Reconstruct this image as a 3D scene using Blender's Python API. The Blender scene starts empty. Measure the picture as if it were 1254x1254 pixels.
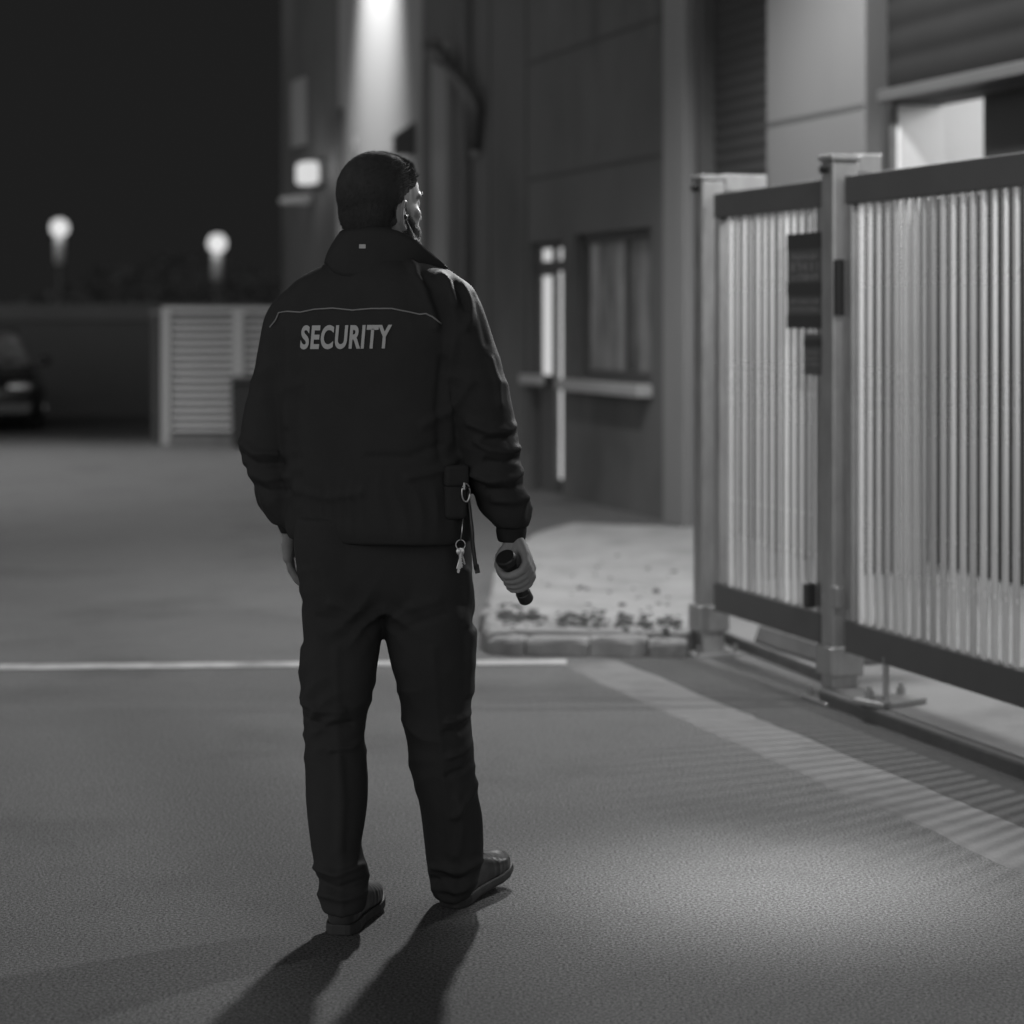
import bpy, bmesh, math, random
from mathutils import Vector, Matrix, noise
from mathutils.bvhtree import BVHTree

random.seed(7)
SC = bpy.context.scene
COL = SC.collection
R = math.radians
F = 2708.0            # focal length of the picture in pixels of the 1254 px photograph
CX, HY = 627.0, 390.0 # image centre column, horizon row
EYE = 1.44            # eye height in metres


def W(px, py, Y):
    return Vector(((px - CX) / F * Y, Y, EYE + (HY - py) / F * Y))


def G(px, py, z=0.0):
    Y = (EYE - z) * F / (py - HY)
    return Vector(((px - CX) / F * Y, Y, z))


# ------------------------------------------------------------------ materials
def mat(name, base, rough=0.6, metal=0.0, var=0.0, scale=8.0, bump=0.0, bscale=None, bdist=0.01,
        spec=0.5, emit=0.0, fine=0.0, fscale=200.0, sheen=0.0, stretch=None, rvar=0.0, stain=0.0, stscale=1.2, objvar=0.0):
    m = bpy.data.materials.new(name)
    m.use_nodes = True
    nt = m.node_tree
    N, L = nt.nodes, nt.links
    bs = N['Principled BSDF']
    bs.inputs['Roughness'].default_value = rough
    bs.inputs['Metallic'].default_value = metal
    bs.inputs['Specular IOR Level'].default_value = spec
    if sheen:
        bs.inputs['Sheen Weight'].default_value = sheen
        bs.inputs['Sheen Roughness'].default_value = 0.5
    tc = N.new('ShaderNodeTexCoord')
    vec = tc.outputs['Object']
    if stretch:
        mp = N.new('ShaderNodeMapping')
        mp.inputs['Scale'].default_value = stretch
        L.new(vec, mp.inputs['Vector'])
        vec = mp.outputs['Vector']

    def mth(op, a, b):
        n = N.new('ShaderNodeMath'); n.operation = op
        for i, v in enumerate((a, b)):
            if isinstance(v, (int, float)):
                n.inputs[i].default_value = v
            else:
                L.new(v, n.inputs[i])
        return n.outputs[0]

    def noi(sc, det=6.0, ro=0.6):
        n = N.new('ShaderNodeTexNoise')
        n.inputs['Scale'].default_value = sc
        n.inputs['Detail'].default_value = det
        n.inputs['Roughness'].default_value = ro
        L.new(vec, n.inputs['Vector'])
        return n.outputs['Fac']

    val = base
    n1 = noi(scale)
    k = mth('ADD', mth('MULTIPLY', mth('SUBTRACT', n1, 0.5), 2.0 * var), 1.0)
    if fine:
        n2 = noi(fscale, 4.0, 0.9)
        k = mth('MULTIPLY', k, mth('ADD', mth('MULTIPLY', mth('SUBTRACT', n2, 0.5), 2.0 * fine), 1.0))
    if stain:
        n3 = noi(stscale, 8.0, 0.65)
        mr = N.new('ShaderNodeMapRange'); mr.inputs['From Min'].default_value = 0.5; mr.inputs['From Max'].default_value = 0.68
        mr.inputs['To Min'].default_value = 1.0; mr.inputs['To Max'].default_value = 1.0 - stain
        L.new(n3, mr.inputs['Value'])
        k = mth('MULTIPLY', k, mr.outputs['Result'])
    if objvar:
        oi = N.new('ShaderNodeObjectInfo')
        k = mth('MULTIPLY', k, mth('ADD', mth('MULTIPLY', mth('SUBTRACT', oi.outputs['Random'], 0.5), 2 * objvar), 1.0))
    v = mth('MAXIMUM', mth('MULTIPLY', k, base), 0.002)
    cb = N.new('ShaderNodeCombineColor')
    for i in range(3):
        L.new(v, cb.inputs[i])
    L.new(cb.outputs[0], bs.inputs['Base Color'])
    if rvar:
        L.new(mth('ADD', mth('MULTIPLY', mth('SUBTRACT', noi(scale * 1.7), 0.5), 2 * rvar), rough), bs.inputs['Roughness'])
    if bump:
        bp = N.new('ShaderNodeBump')
        bp.inputs['Strength'].default_value = bump
        bp.inputs['Distance'].default_value = bdist
        L.new(noi(bscale or scale * 6, 5.0, 0.65), bp.inputs['Height'])
        L.new(bp.outputs[0], bs.inputs['Normal'])
    if emit:
        bs.inputs['Emission Color'].default_value = (1, 1, 1, 1)
        bs.inputs['Emission Strength'].default_value = emit
    return m


M = {}
M['asphalt'] = mat('asphalt', 0.106, 0.8, var=0.34, scale=0.9, bump=0.40, bscale=170, bdist=0.012, fine=4.6, fscale=135, spec=0.4, stain=0.38, stscale=0.9)
M['strip'] = mat('concrete_strip', 0.175, 0.85, var=0.25, scale=3.0, bump=0.6, bscale=60, bdist=0.006, fine=0.4, fscale=150, spec=0.3, stain=0.35, stscale=2.2)
M['slab'] = mat('yard_concrete', 0.17, 0.85, var=0.2, scale=2.0, bump=0.5, bscale=50, bdist=0.006, fine=0.25, fscale=140, spec=0.3, stain=0.3, stscale=1.6)
M['kerbside'] = mat('kerb_concrete', 0.22, 0.9, var=0.35, scale=5.0, bump=0.6, bscale=40, bdist=0.01, fine=0.3, fscale=120, spec=0.3, stain=0.5, stscale=2.0)
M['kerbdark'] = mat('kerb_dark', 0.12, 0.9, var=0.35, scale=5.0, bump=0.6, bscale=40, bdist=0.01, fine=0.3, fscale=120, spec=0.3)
M['island'] = mat('island_concrete', 0.235, 0.9, var=0.45, scale=4.5, bump=0.8, bscale=22, bdist=0.01, fine=0.2, fscale=80, spec=0.3, stain=0.25, stscale=2.5)
M['paint'] = mat('road_paint', 0.36, 0.8, var=0.5, scale=7.0, fine=0.5, fscale=90, spec=0.3, stain=0.5, stscale=3.0)
M['debris'] = mat('dry_dirt', 0.06, 0.95, var=0.4, scale=20)
M['wall'] = mat('dark_cladding', 0.105, 0.8, var=0.45, scale=0.7, bump=0.25, bscale=20, bdist=0.004, fine=0.12, fscale=60, stretch=(1, 1, 0.45), spec=0.15, stain=0.35, stscale=0.8)
M['seam'] = mat('seam_gasket', 0.05, 0.8)
M['pillar'] = mat('pale_render', 0.115, 0.85, var=0.12, scale=1.2, bump=0.3, bscale=40, bdist=0.003, stretch=(1, 1, 0.4), spec=0.3)
M['farbay'] = mat('far_pale_render', 0.24, 0.85, var=0.15, scale=1.0, stretch=(1, 1, .3), spec=0.2)
M['trim2'] = mat('dull_trim', 0.06, 0.6, var=0.15, scale=3)
M['trim'] = mat('metal_trim', 0.18, 0.5, var=0.15, scale=3, stretch=(1, 1, .3))
M['shutter'] = mat('shutter_steel', 0.045, 0.7, spec=0.12, var=0.2, scale=2.0, stretch=(.3, .3, 2))
M['darkclad'] = mat('dark_ribbed_cladding', 0.016, 0.8, var=0.25, scale=2.0, spec=0.08)
M['frame'] = mat('window_frame', 0.06, 0.5)
M['sill'] = mat('stone_sill', 0.30, 0.8, var=0.15, scale=6)
M['glass'] = mat('glass_painted_reflections', 0.22, 0.22, var=2.0, scale=1.6, stretch=(2.5, 2.5, 0.5), spec=0.9)  # blotchy base tone paints pale reflections into the glass
M['litglass'] = mat('lit_glass', 0.5, 0.3, emit=0.5)
M['galv'] = mat('galvanised_steel', 0.34, 0.36, metal=0.6, var=0.35, scale=14, bump=0.12, bscale=60, bdist=0.002, fine=0.2, fscale=45, stretch=(1, 1, .35), rvar=0.1)
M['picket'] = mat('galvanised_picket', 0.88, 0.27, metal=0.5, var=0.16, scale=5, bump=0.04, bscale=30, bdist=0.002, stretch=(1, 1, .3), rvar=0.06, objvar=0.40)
M['rail'] = mat('dark_rail', 0.10, 0.5, metal=0.2, var=0.15, scale=6, spec=0.4)  # rails carry a darker tone than posts and pickets
M['black'] = mat('black_plastic', 0.02, 0.45, var=0.2, scale=20)
M['signdark'] = mat('sign_dark', 0.03, 0.5, var=0.2, scale=10)
M['signgrey'] = mat('sign_grey', 0.075, 0.5, var=0.2, scale=30)
M['signink'] = mat('sign_pale_ink', 0.15, 0.5)
M['cloth'] = mat('black_shell_cloth', 0.040, 0.68, var=0.15, scale=15, bump=0.25, bscale=35, bdist=0.006, spec=0.035, sheen=0.0, fine=0.1, fscale=700)
M['cloth2'] = mat('black_trouser_cloth', 0.039, 0.75, var=0.15, scale=12, bump=0.25, bscale=30, bdist=0.006, spec=0.08, sheen=0.0, fine=0.15, fscale=800)
M['rib'] = mat('ribbed_knit', 0.026, 0.9, var=0.2, scale=30, spec=0.1)
M['reflect'] = mat('reflective_print', 0.46, 0.6, var=0.12, scale=60)
M['piping'] = mat('grey_piping', 0.26, 0.6)
M['skin'] = mat('skin', 0.27, 0.6, var=0.10, scale=40, bump=0.15, bscale=300, bdist=0.001, spec=0.18)
M['eye'] = mat('eye_white', 0.10, 0.5, spec=0.2)
M['hair'] = mat('dark_hair', 0.048, 0.8, var=0.3, scale=60, spec=0.12)
M['beard'] = mat('short_beard', 0.055, 0.8, var=0.3, scale=80, spec=0.08)
M['shoe'] = mat('black_leather', 0.03, 0.34, var=0.25, scale=25, bump=0.15, bscale=120, bdist=0.002)
M['sole'] = mat('rubber_sole', 0.030, 0.6, var=0.2, scale=40)
M['keys'] = mat('key_steel', 0.6, 0.3, metal=0.9)
M['carpaint'] = mat('dark_car_paint', 0.02, 0.2, var=0.1, scale=3, spec=0.8)
M['chrome'] = mat('lamp_chrome', 0.75, 0.25, metal=0.8)
M['tyre'] = mat('tyre_rubber', 0.02, 0.8)
M['cabinet'] = mat('pale_louvre', 0.46, 0.6, var=0.08, scale=3)
M['cabdark'] = mat('louvre_gap_shade', 0.05, 0.8)  # shade between the louvre slats put into this dark tone
M['cabtrim'] = mat('cabinet_trim', 0.42, 0.6)
M['darkwall'] = mat('far_dark_wall', 0.085, 0.9, var=0.3, scale=0.5)
M['coping'] = mat('far_coping', 0.12, 0.9, var=0.3, scale=0.5)
M['leaf'] = mat('dark_leaf', 0.06, 0.7, var=0.4, scale=2)
M['globe'] = mat('lamp_globe', 0.02, 0.9, spec=0.0, emit=0.8)
M['bulb'] = mat('bulkhead_diffuser', 0.02, 0.9, spec=0.0, emit=0.68)
M['lamppost'] = mat('pale_lamp_post', 0.4, 0.7, spec=0.1)
M['inner'] = mat('inner_plaster', 0.6, 0.9, var=0.1, scale=1.5)


# ------------------------------------------------------------------ mesh helpers
def mesh(name, vs, fs):
    me = bpy.data.meshes.new(name)
    me.from_pydata([tuple(v) for v in vs], [], fs)
    me.validate()
    me.update()
    return me


def tag(o, label=None, cat=None, group=None, kind=None):
    if label: o['label'] = label
    if cat: o['category'] = cat
    if group: o['group'] = group
    if kind: o['kind'] = kind
    return o


def obj(name, me, m=None, parent=None, world=True, smooth=False):
    o = bpy.data.objects.new(name, me)
    COL.objects.link(o)
    if m is not None:
        me.materials.append(m)
    if smooth:
        me.polygons.foreach_set('use_smooth', [True] * len(me.polygons))
    if parent is not None:
        o.parent = parent
        if world and parent.type == 'EMPTY':
            o.matrix_parent_inverse = (Matrix.Translation(parent.location) @ parent.rotation_euler.to_matrix().to_4x4()).inverted()
    return o


def thing(name, loc, label, cat, group=None, rz=0.0):
    o = bpy.data.objects.new(name, None)
    COL.objects.link(o)
    o.location = loc
    o.rotation_euler = (0, 0, rz)
    o.empty_display_size = 0.1
    return tag(o, label, cat, group)


class MB:
    def __init__(s):
        s.v, s.f = [], []

    def add(s, vs, fs):
        b = len(s.v)
        s.v += [Vector(v) for v in vs]
        s.f += [tuple(i + b for i in f) for f in fs]
        return s

    def frustum(s, fr, a, b):
        """fr(u,v,w)->Vector; a=(u0,u1,v0,v1,w0,w1) box in that frame"""
        u0, u1, v0, v1, w0, w1 = a
        vs = [fr(u, v, w) for w in (w0, w1) for v in (v0, v1) for u in (u0, u1)]
        fs = [(0, 2, 3, 1), (4, 5, 7, 6), (0, 1, 5, 4), (2, 6, 7, 3), (0, 4, 6, 2), (1, 3, 7, 5)]
        return s.add(vs, fs)

    def box(s, x0, x1, y0, y1, z0, z1, fr=None):
        return s.frustum(fr or (lambda u, v, w: Vector((u, v, w))), (x0, x1, y0, y1, z0, z1), None)

    def ring_loft(s, rings, cap=True):
        b = len(s.v)
        n = len(rings[0])
        for r in rings:
            s.v += [Vector(p) for p in r]
        for i in range(len(rings) - 1):
            for j in range(n):
                k = (j + 1) % n
                s.f.append((b + i * n + j, b + i * n + k, b + (i + 1) * n + k, b + (i + 1) * n + j))
        if cap:
            for i, rev in ((0, True), (len(rings) - 1, False)):
                c = sum((Vector(p) for p in rings[i]), Vector()) / n
                s.v.append(c)
                ci = len(s.v) - 1
                for j in range(n):
                    k = (j + 1) % n
                    a1, a2 = b + i * n + j, b + i * n + k
                    s.f.append((ci, a2, a1) if rev else (ci, a1, a2))
        return s

    def tube(s, path, rad, n=10, cap=True):
        path = [Vector(p) for p in path]
        if isinstance(rad, (int, float)):
            rad = [rad] * len(path)
        rings = []
        up = None
        for i, p in enumerate(path):
            d = (path[min(i + 1, len(path) - 1)] - path[max(i - 1, 0)]).normalized()
            if up is None:
                up = Vector((0, 0, 1)) if abs(d.z) < 0.9 else Vector((1, 0, 0))
            a = d.cross(up)
            if a.length < 1e-5:
                a = d.cross(Vector((0, 1, 0.3)))
            a.normalize()
            c = a.cross(d).normalized()
            up = c
            rings.append([p + (a * math.cos(t) + c * math.sin(t)) * rad[i] for t in [2 * math.pi * j / n for j in range(n)]])
        return s.ring_loft(rings, cap)

    def capsule(s, path, rad, n=12):
        """tube with rounded ends"""
        path = [Vector(p) for p in path]
        d0 = (path[0] - path[1]).normalized()
        d1 = (path[-1] - path[-2]).normalized()
        P, Q = [], []
        for t in (0.98, 0.8, 0.45):
            P.append(path[0] + d0 * rad[0] * t); Q.append(rad[0] * math.sqrt(1 - t * t))
        P += path; Q += list(rad)
        for t in (0.45, 0.8, 0.98):
            P.append(path[-1] + d1 * rad[-1] * t); Q.append(rad[-1] * math.sqrt(1 - t * t))
        return s.tube(P, Q, n)

    def ball(s, c, r, n=20, m=14, mat4=None):
        c = Vector(c)
        r = (r, r, r) if isinstance(r, (int, float)) else r
        rings = []
        for i in range(1, m):
            th = math.pi * i / m
            ring = []
            for j in range(n):
                ph = 2 * math.pi * j / n
                p = Vector((r[0] * math.sin(th) * math.cos(ph), r[1] * math.sin(th) * math.sin(ph), -r[2] * math.cos(th)))
                if mat4 is not None:
                    p = mat4 @ p
                ring.append(c + p)
            rings.append(ring)
        return s.ring_loft(rings, True)

    def xform(s, m4):
        s.v = [m4 @ v for v in s.v]
        return s

    def me(s, name='mesh'):
        return mesh(name, s.v, s.f)


def bevelled(me, w, seg=2):
    bm = bmesh.new(); bm.from_mesh(me)
    bmesh.ops.recalc_face_normals(bm, faces=bm.faces)
    es = [e for e in bm.edges if len(e.link_faces) == 2 and e.calc_face_angle(0) > 0.6]
    bmesh.ops.bevel(bm, geom=es, offset=w, segments=seg, affect='EDGES', profile=0.5)
    bm.to_mesh(me); bm.free()
    me.update()
    return me


def fixn(me):
    bm = bmesh.new(); bm.from_mesh(me)
    bmesh.ops.recalc_face_normals(bm, faces=bm.faces)
    bm.to_mesh(me); bm.free()
    return me


def remesh(me, voxel, smooth_it=4, fac=0.5):
    o = bpy.data.objects.new('tmp', me)
    COL.objects.link(o)
    md = o.modifiers.new('r', 'REMESH'); md.mode = 'VOXEL'; md.voxel_size = voxel; md.adaptivity = 0.0
    if smooth_it:
        sm = o.modifiers.new('s', 'SMOOTH'); sm.factor = fac; sm.iterations = smooth_it
    dg = bpy.context.evaluated_depsgraph_get()
    out = bpy.data.meshes.new_from_object(o.evaluated_get(dg))
    bpy.data.objects.remove(o)
    return out


def displace(me, fn):
    """move each vertex along its normal by fn(co, normal)"""
    nn = [v.normal.copy() for v in me.vertices]
    for v, n in zip(me.vertices, nn):
        v.co += n * fn(v.co, n)
    me.update()
    return me


def text_mesh(s, size=1.0, offset=0.0):
    cu = bpy.data.curves.new('txt', 'FONT')
    cu.body = s
    cu.size = size
    cu.offset = offset
    cu.space_character = 1.10
    cu.align_x = 'LEFT'
    cu.fill_mode = 'FRONT'
    cu.resolution_u = 6
    o = bpy.data.objects.new('tmp', cu)
    COL.objects.link(o)
    dg = bpy.context.evaluated_depsgraph_get()
    me = bpy.data.meshes.new_from_object(o.evaluated_get(dg))
    bpy.data.objects.remove(o)
    return me


def structure(name, me, m, label=None):
    o = obj(name, me, m)
    o['kind'] = 'structure'
    if label: o['label'] = label
    return o


# ------------------------------------------------------------------ frames along the gate and the building
class Line:
    """vertical plane through P0, heading ang degrees to the left of straight ahead"""
    def __init__(s, x, y, ang):
        s.p = Vector((x, y, 0))
        s.u = Vector((-math.sin(R(ang)), math.cos(R(ang)), 0))
        s.n = Vector((-math.cos(R(ang)), -math.sin(R(ang)), 0))   # towards the road

    def at(s, t, o=0.0, z=0.0):
        return s.p + s.u * t + s.n * o + Vector((0, 0, z))

    def fr(s):
        return lambda t, o, z: s.at(t, o, z)

    def t(s, px):
        k = (px - CX) / F
        return (s.p.x - s.p.y * k) / (-s.u.x + s.u.y * k)

    def z(s, px, py):
        return EYE + (HY - py) / F * (s.p.y + s.u.y * s.t(px))


GATE = Line(1.234, 8.33, 18.0)
WALL = Line(1.14, 15.6, 18.0)

# ------------------------------------------------------------------ ground
g = MB()
N = 40
vs = []; fs = []
xs = [-160 + 320 * i / N for i in range(N + 1)]
ys = [-40 + 240 * i / N for i in range(N + 1)]
for y in ys:
    for x in xs:
        vs.append((x, y, 0))
for j in range(N):
    for i in range(N):
        a = j * (N + 1) + i
        fs.append((a, a + 1, a + N + 2, a + N + 1))
structure('asphalt_road', mesh('asphalt_road', vs, fs), M['asphalt'], 'worn dark asphalt yard and road surface')

# painted stop line
p = [G(-120, 822.5), G(694, 814.5), G(694, 808.5), G(-120, 815.5)]
structure('road_marking', mesh('road_marking', [v + Vector((0, 0, .004)) for v in p], [(0, 1, 2, 3)]), M['paint'], 'worn white line painted across the asphalt')

# pale concrete strip beside the gate
def strip(name, o0, o1, t0, t1, z, m, label, wob=0.012):
    v, f = [], []
    n = 120
    for i in range(n + 1):
        t = t0 + (t1 - t0) * i / n
        wa = wob * (noise.noise((t * 2.3, 1, 0)) + .7 * noise.noise((t * 14, 3, 0)))
        wb = wob * (noise.noise((t * 2.3, 7, 0)) + .7 * noise.noise((t * 14, 5, 0)))
        for o_, z_ in ((o0 + wa - .03, -.004), (o0 + wa, z), (o1 + wb, z), (o1 + wb + .03, -.004)):
            v.append(GATE.at(t, o_, z_))
    for i in range(n):
        for q in range(3):
            f.append((4 * i + q, 4 * i + q + 1, 4 * i + q + 5, 4 * i + q + 4))
    return structure(name, fixn(mesh(name, v, f)), m, label)
strip('concrete_strip', 0.46, 0.70, -8, 1.12, .004, M['strip'], 'pale concrete strip set flush in the asphalt beside the gate', 0.022)

M['gutter'] = mat('gutter_shade_asphalt', 0.058, 0.8, var=0.3, scale=3, bump=0.6, bscale=110, bdist=0.012, fine=1.5, fscale=110, spec=0.4)  # asphalt drain edge, darkened further to deepen the shadow below the gate
strip('gutter_shade_strip', 0.125, 0.43, -8, 1.2, .0035, M['gutter'], 'dark asphalt gutter, toned deeper for gate shade, between the pale strip and the gate', 0.01)

# yard slab behind the gate with its kerb edge
def slab(name, pts, z, m, side=None, bev=0.012):
    n = len(pts)
    v = [Vector((q.x, q.y, -0.05)) for q in pts] + [Vector((q.x, q.y, z)) for q in pts]
    f = [tuple(range(n - 1, -1, -1)), tuple(range(n, 2 * n))]
    f += [(i, (i + 1) % n, n + (i + 1) % n, n + i) for i in range(n)]
    return bevelled(fixn(mesh(name, v, f)), bev, 2)
pts = [GATE.at(-9, .10), GATE.at(-0.02, .10), GATE.at(0.04, -.10), GATE.at(1.3, -.16), GATE.at(3.2, -.3), GATE.at(3.2, -2.3), GATE.at(-9, -2.3)]
me_s = slab('yard_slab', pts, .055, M['slab'])
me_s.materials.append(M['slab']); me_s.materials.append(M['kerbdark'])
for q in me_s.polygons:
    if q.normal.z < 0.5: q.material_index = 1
o = bpy.data.objects.new('yard_slab', me_s); COL.objects.link(o); o['kind'] = 'structure'; o['label'] = 'raised pale concrete slab behind the gate'

# raised island with kerb
c0 = G(588, 803); c1 = G(842, 806)
c0 = c0 + Vector((.02, .12, 0)); isl = []
for i in range(9):       # rounded left front corner
    a = R(180 + 90 * i / 8)
    isl.append(Vector((c0.x + .25 + .25 * math.cos(a), c0.y + .25 + .25 * math.sin(a), 0)))
isl += [Vector((c1.x, c1.y + .10, 0)), GATE.at(1.42, -.10), G(905, 700, .095), G(870, 646, .095), G(700, 640, .095), G(655, 652, .095), G(622, 675, .095), G(604, 700, .095)]
me_i = slab('pavement_island', isl, .095, None, bev=.022)
me_i.materials.append(M['island']); me_i.materials.append(M['kerbside'])
for q in me_i.polygons:
    if q.normal.z < 0.5: q.material_index = 1
o = bpy.data.objects.new('pavement_island', me_i); COL.objects.link(o); o['kind'] = 'structure'; o['label'] = 'raised pale pavement island with kerb'

# weathered kerb stones along the island's front and rounded corner
kerb_path = [G(604, 742), G(590, 772), G(588, 792), G(600, 801), G(640, 804), G(842, 806)]
kl = [0.0]
for a_, b_ in zip(kerb_path, kerb_path[1:]): kl.append(kl[-1] + (b_ - a_).length)
def kp(sv):
    for i in range(len(kl) - 1):
        if sv <= kl[i + 1] or i == len(kl) - 2:
            return kerb_path[i].lerp(kerb_path[i + 1], (sv - kl[i]) / (kl[i + 1] - kl[i]))
kb = MB(); s0 = 0.0; ks = 0
while s0 < kl[-1] - .05:
    ln = min(random.uniform(.16, .30), kl[-1] - s0)
    hz = .085 + random.uniform(-.012, .016); ok = random.uniform(-.012, .012)
    nseg = 7; rings = []
    for i in range(nseg + 1):
        sv = s0 + .003 + (ln - .006) * i / nseg
        c = kp(sv); d_ = (kp(min(sv + .01, kl[-1])) - kp(max(sv - .01, 0))).normalized(); nn = Vector((-d_.y, d_.x, 0))
        e = 1 - .08 * (abs(2 * i / nseg - 1) ** 8)
        ring = []
        for (u_, w_) in ((0, -.03), (-.003, .03), (.0, .75), (.010, .95), (.035, 1.0), (.095, 1.0), (.12, .85), (.125, -.03)):
            nz = noise.noise((sv * 16, u_ * 30, w_ * 3 + ks)) * .012
            ring.append(c + nn * (u_ + ok + nz) + Vector((0, 0, w_ * hz * e + nz * .6 * (w_ > .5))))
        rings.append(ring)
    kb.ring_loft(rings); s0 += ln; ks += 1
o = structure('kerb', fixn(kb.me('kerb')), M['kerbside'], 'weathered pale kerb stones round the front of the pavement island')

# dry clods and dead leaves along the island's front edge
d = MB()
cnt = 0
while cnt < 380:
    px = random.uniform(612, 838); py = random.gauss(753 + (px - 615) * .06, 5.5)
    row = noise.noise((px * .035, 4.2, 0)) + .25 * noise.noise((px * .15, 1.2, 0))
    if random.random() < .07: py = random.uniform(680, 768)
    elif row < -.3 or random.random() > .6 + row: 
        if random.random() > .04: continue
    cnt += 1
    q = G(px, py, .095); r = random.uniform(.004, .011) * (1 + 1.3 * random.random() ** 4)
    mt = Matrix.Rotation(random.uniform(0, 6.3), 4, 'Z')
    d.ball((q.x, q.y, .095 + r * .25), (r * random.uniform(.8, 2.2), r, r * random.uniform(.3, .9)), 6, 4, mt)
o = obj('scattered_dirt', d.me('scattered_dirt'), M['debris']); o['kind'] = 'stuff'; o['label'] = 'dark clods and dead leaves scattered over the pale pavement island'

# ------------------------------------------------------------------ gate
PK_W, PK_D, PK_SP = 0.026, 0.016, 0.0685
def picket_mesh(h):
    m = MB().box(-PK_W / 2, PK_W / 2, -PK_D / 2, PK_D / 2, 0, h).me('picket')
    return bevelled(fixn(m), .004, 3)

gate_rot = math.atan2(GATE.u.y, GATE.u.x)
def leaf(name, t0, t1, label):
    """leaf between t0<t1 on the gate line; local x along u, local y = -n"""
    base = GATE.at((t0 + t1) / 2, 0, 0)
    rt = thing(name, base, label, 'gate', 'leaves of the metal picket gate', gate_rot)
    L = (t1 - t0) / 2
    def bx(n, x0, x1, y0, y1, z0, z1, m, b=.004):
        return obj(n, bevelled(fixn(MB().box(x0, x1, y0, y1, z0, z1).me(n)), b), m, rt, world=False)
    bx('top_rail', -L, L, -.03, .03, 1.865, 1.97, M['rail'])
    bx('bottom_rail', -L, L, -.03, .03, .20, .315, M['rail'])
    bx('stile', -L, -L + .05, -.025, .025, .3155, 1.8645, M['galv'])
    bx('stile', L - .05, L, -.025, .025, .3155, 1.8645, M['galv'])
    pm = picket_mesh(1.87 - .31 - .002)
    pm.materials.append(M['picket'])
    x = -L + .05 + PK_SP * .7
    while x < L - .07:
        p_ = bpy.data.objects.new('picket', pm); COL.objects.link(p_)
        p_.parent = rt; p_.location = (x, random.uniform(-.002, .002), .311)
        p_.rotation_euler = (0, 0, random.uniform(-.15, .15))
        x += PK_SP
    return rt

# local +y of the leaf points to -n?  (u x z): rotate by gate_rot, local y = z x u
left_leaf = leaf('gate_leaf', 0.10, 1.13, 'far gate leaf of pale metal pickets carrying two dark signs')
right_leaf = leaf('gate_leaf', -2.6, -0.10, 'near gate leaf of pale metal pickets running out of view')
# lock box on near leaf
lb = obj('lock_box', bevelled(fixn(MB().box(-.098, -.06, .026, .055, 1.45, 1.66, GATE.fr()).me('lock_box')), .004), M['black'], right_leaf)
lb2 = obj('hinge', bevelled(fixn(MB().box(-.10, -.045, .031, .06, .36, .44, GATE.fr()).me('hinge')), .004), M['galv'], right_leaf)
obj('rubber_stop', bevelled(fixn(MB().box(.13, .17, .031, .075, .335, .43, GATE.fr()).me('rubber_stop')), .008), M['black'], left_leaf)

def gate_post(t, label, w=.105, brk=.26):
    rt = thing('gate_post', GATE.at(t, .0, 0), label, 'gate post', 'posts of the metal gate', gate_rot)
    h = w / 2
    def bx(n, x0, x1, y0, y1, z0, z1, m, b=.005, par=None):
        return obj(n, bevelled(fixn(MB().box(x0, x1, y0, y1, z0, z1).me(n)), b), m, par or rt, world=False)
    bx('post', -h, h, -h, h, .012, 2.03, M['galv'], .008)
    bx('cap', -h - .008, h + .008, -h - .008, h + .008, 2.0305, 2.055, M['galv'], .006)
    # guide bracket at the top, carried on the side facing the yard
    b_ = bx('guide_bracket', -h + .005, h - .005, -h - brk, -h - .001, 1.985, 2.06, M['galv'], .006)
    nk = MB().tube([(0, h + .002, 2.0), (0, h + .028, 2.0)], .014, 10).me('bolt')
    obj('bolt', fixn(nk), M['black'], rt, world=False)
    bx('foot_collar', -h - .016, h + .016, -h - .016, h + .016, .10, .21, M['galv'], .006)
    pl = bx('base_plate', -.11, .11, -.11, .11, -.02, .012, M['galv'], .004)
    for sx in (-1, 1):
        for sy in (-1, 1):
            obj('anchor_bolt', fixn(MB().tube([(sx * .085, sy * .085, .012), (sx * .085, sy * .085, .045)], .010, 8).me('anchor_bolt')), M['galv'], rt, world=False)
    return rt
gate_post(0.0, 'near galvanised gate post between the two picket leaves', .105, .10)
gate_post(1.25, 'far galvanised gate post beyond the leaf that carries the signs', .105, .20)

# ground stop plate with bolts inside the gate
q = G(1090, 862, .055)
gs = thing('gate_stop', q, 'small steel ground plate with bolts and upright rod under near leaf', 'gate stop', None, gate_rot + .3)
obj('plate', bevelled(fixn(MB().box(-.075, .075, -.11, .11, 0.001, .022).me('plate')), .004), M['galv'], gs, world=False)
obj('rod', fixn(MB().tube([(0, .02, .0225), (0, .02, .17)], .012, 10).me('rod')), M['galv'], gs, world=False)
for sy in (-.085, .075):
    obj('bolt', fixn(MB().tube([(0.03, sy, .0225), (0.03, sy, .05), (.03, sy, .051), (.03, sy, .065)], [.016, .016, .009, .009], 8).me('bolt')), M['galv'], gs, world=False)

# rough concrete footing under the far leaf
ft = MB()
a = GATE.at(.88, -.20)
r1 = []
for hz, sx, sy in ((.02, .36, .17), (.10, .34, .15), (.17, .22, .10)):
    r1.append([GATE.at(.80 + sx * c[0], -.33 + sy * c[1], hz + .03) for c in ((1, 1), (.2, 1.1), (-1, 1), (-1.05, 0), (-1, -1), (.1, -1.05), (1, -1), (1.06, 0))])
ft.ring_loft(r1)
o = obj('concrete_footing', bevelled(fixn(ft.me('concrete_footing')), .02, 2), M['slab'])
tag(o, 'rough low concrete footing behind the far gate leaf', 'footing')

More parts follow.
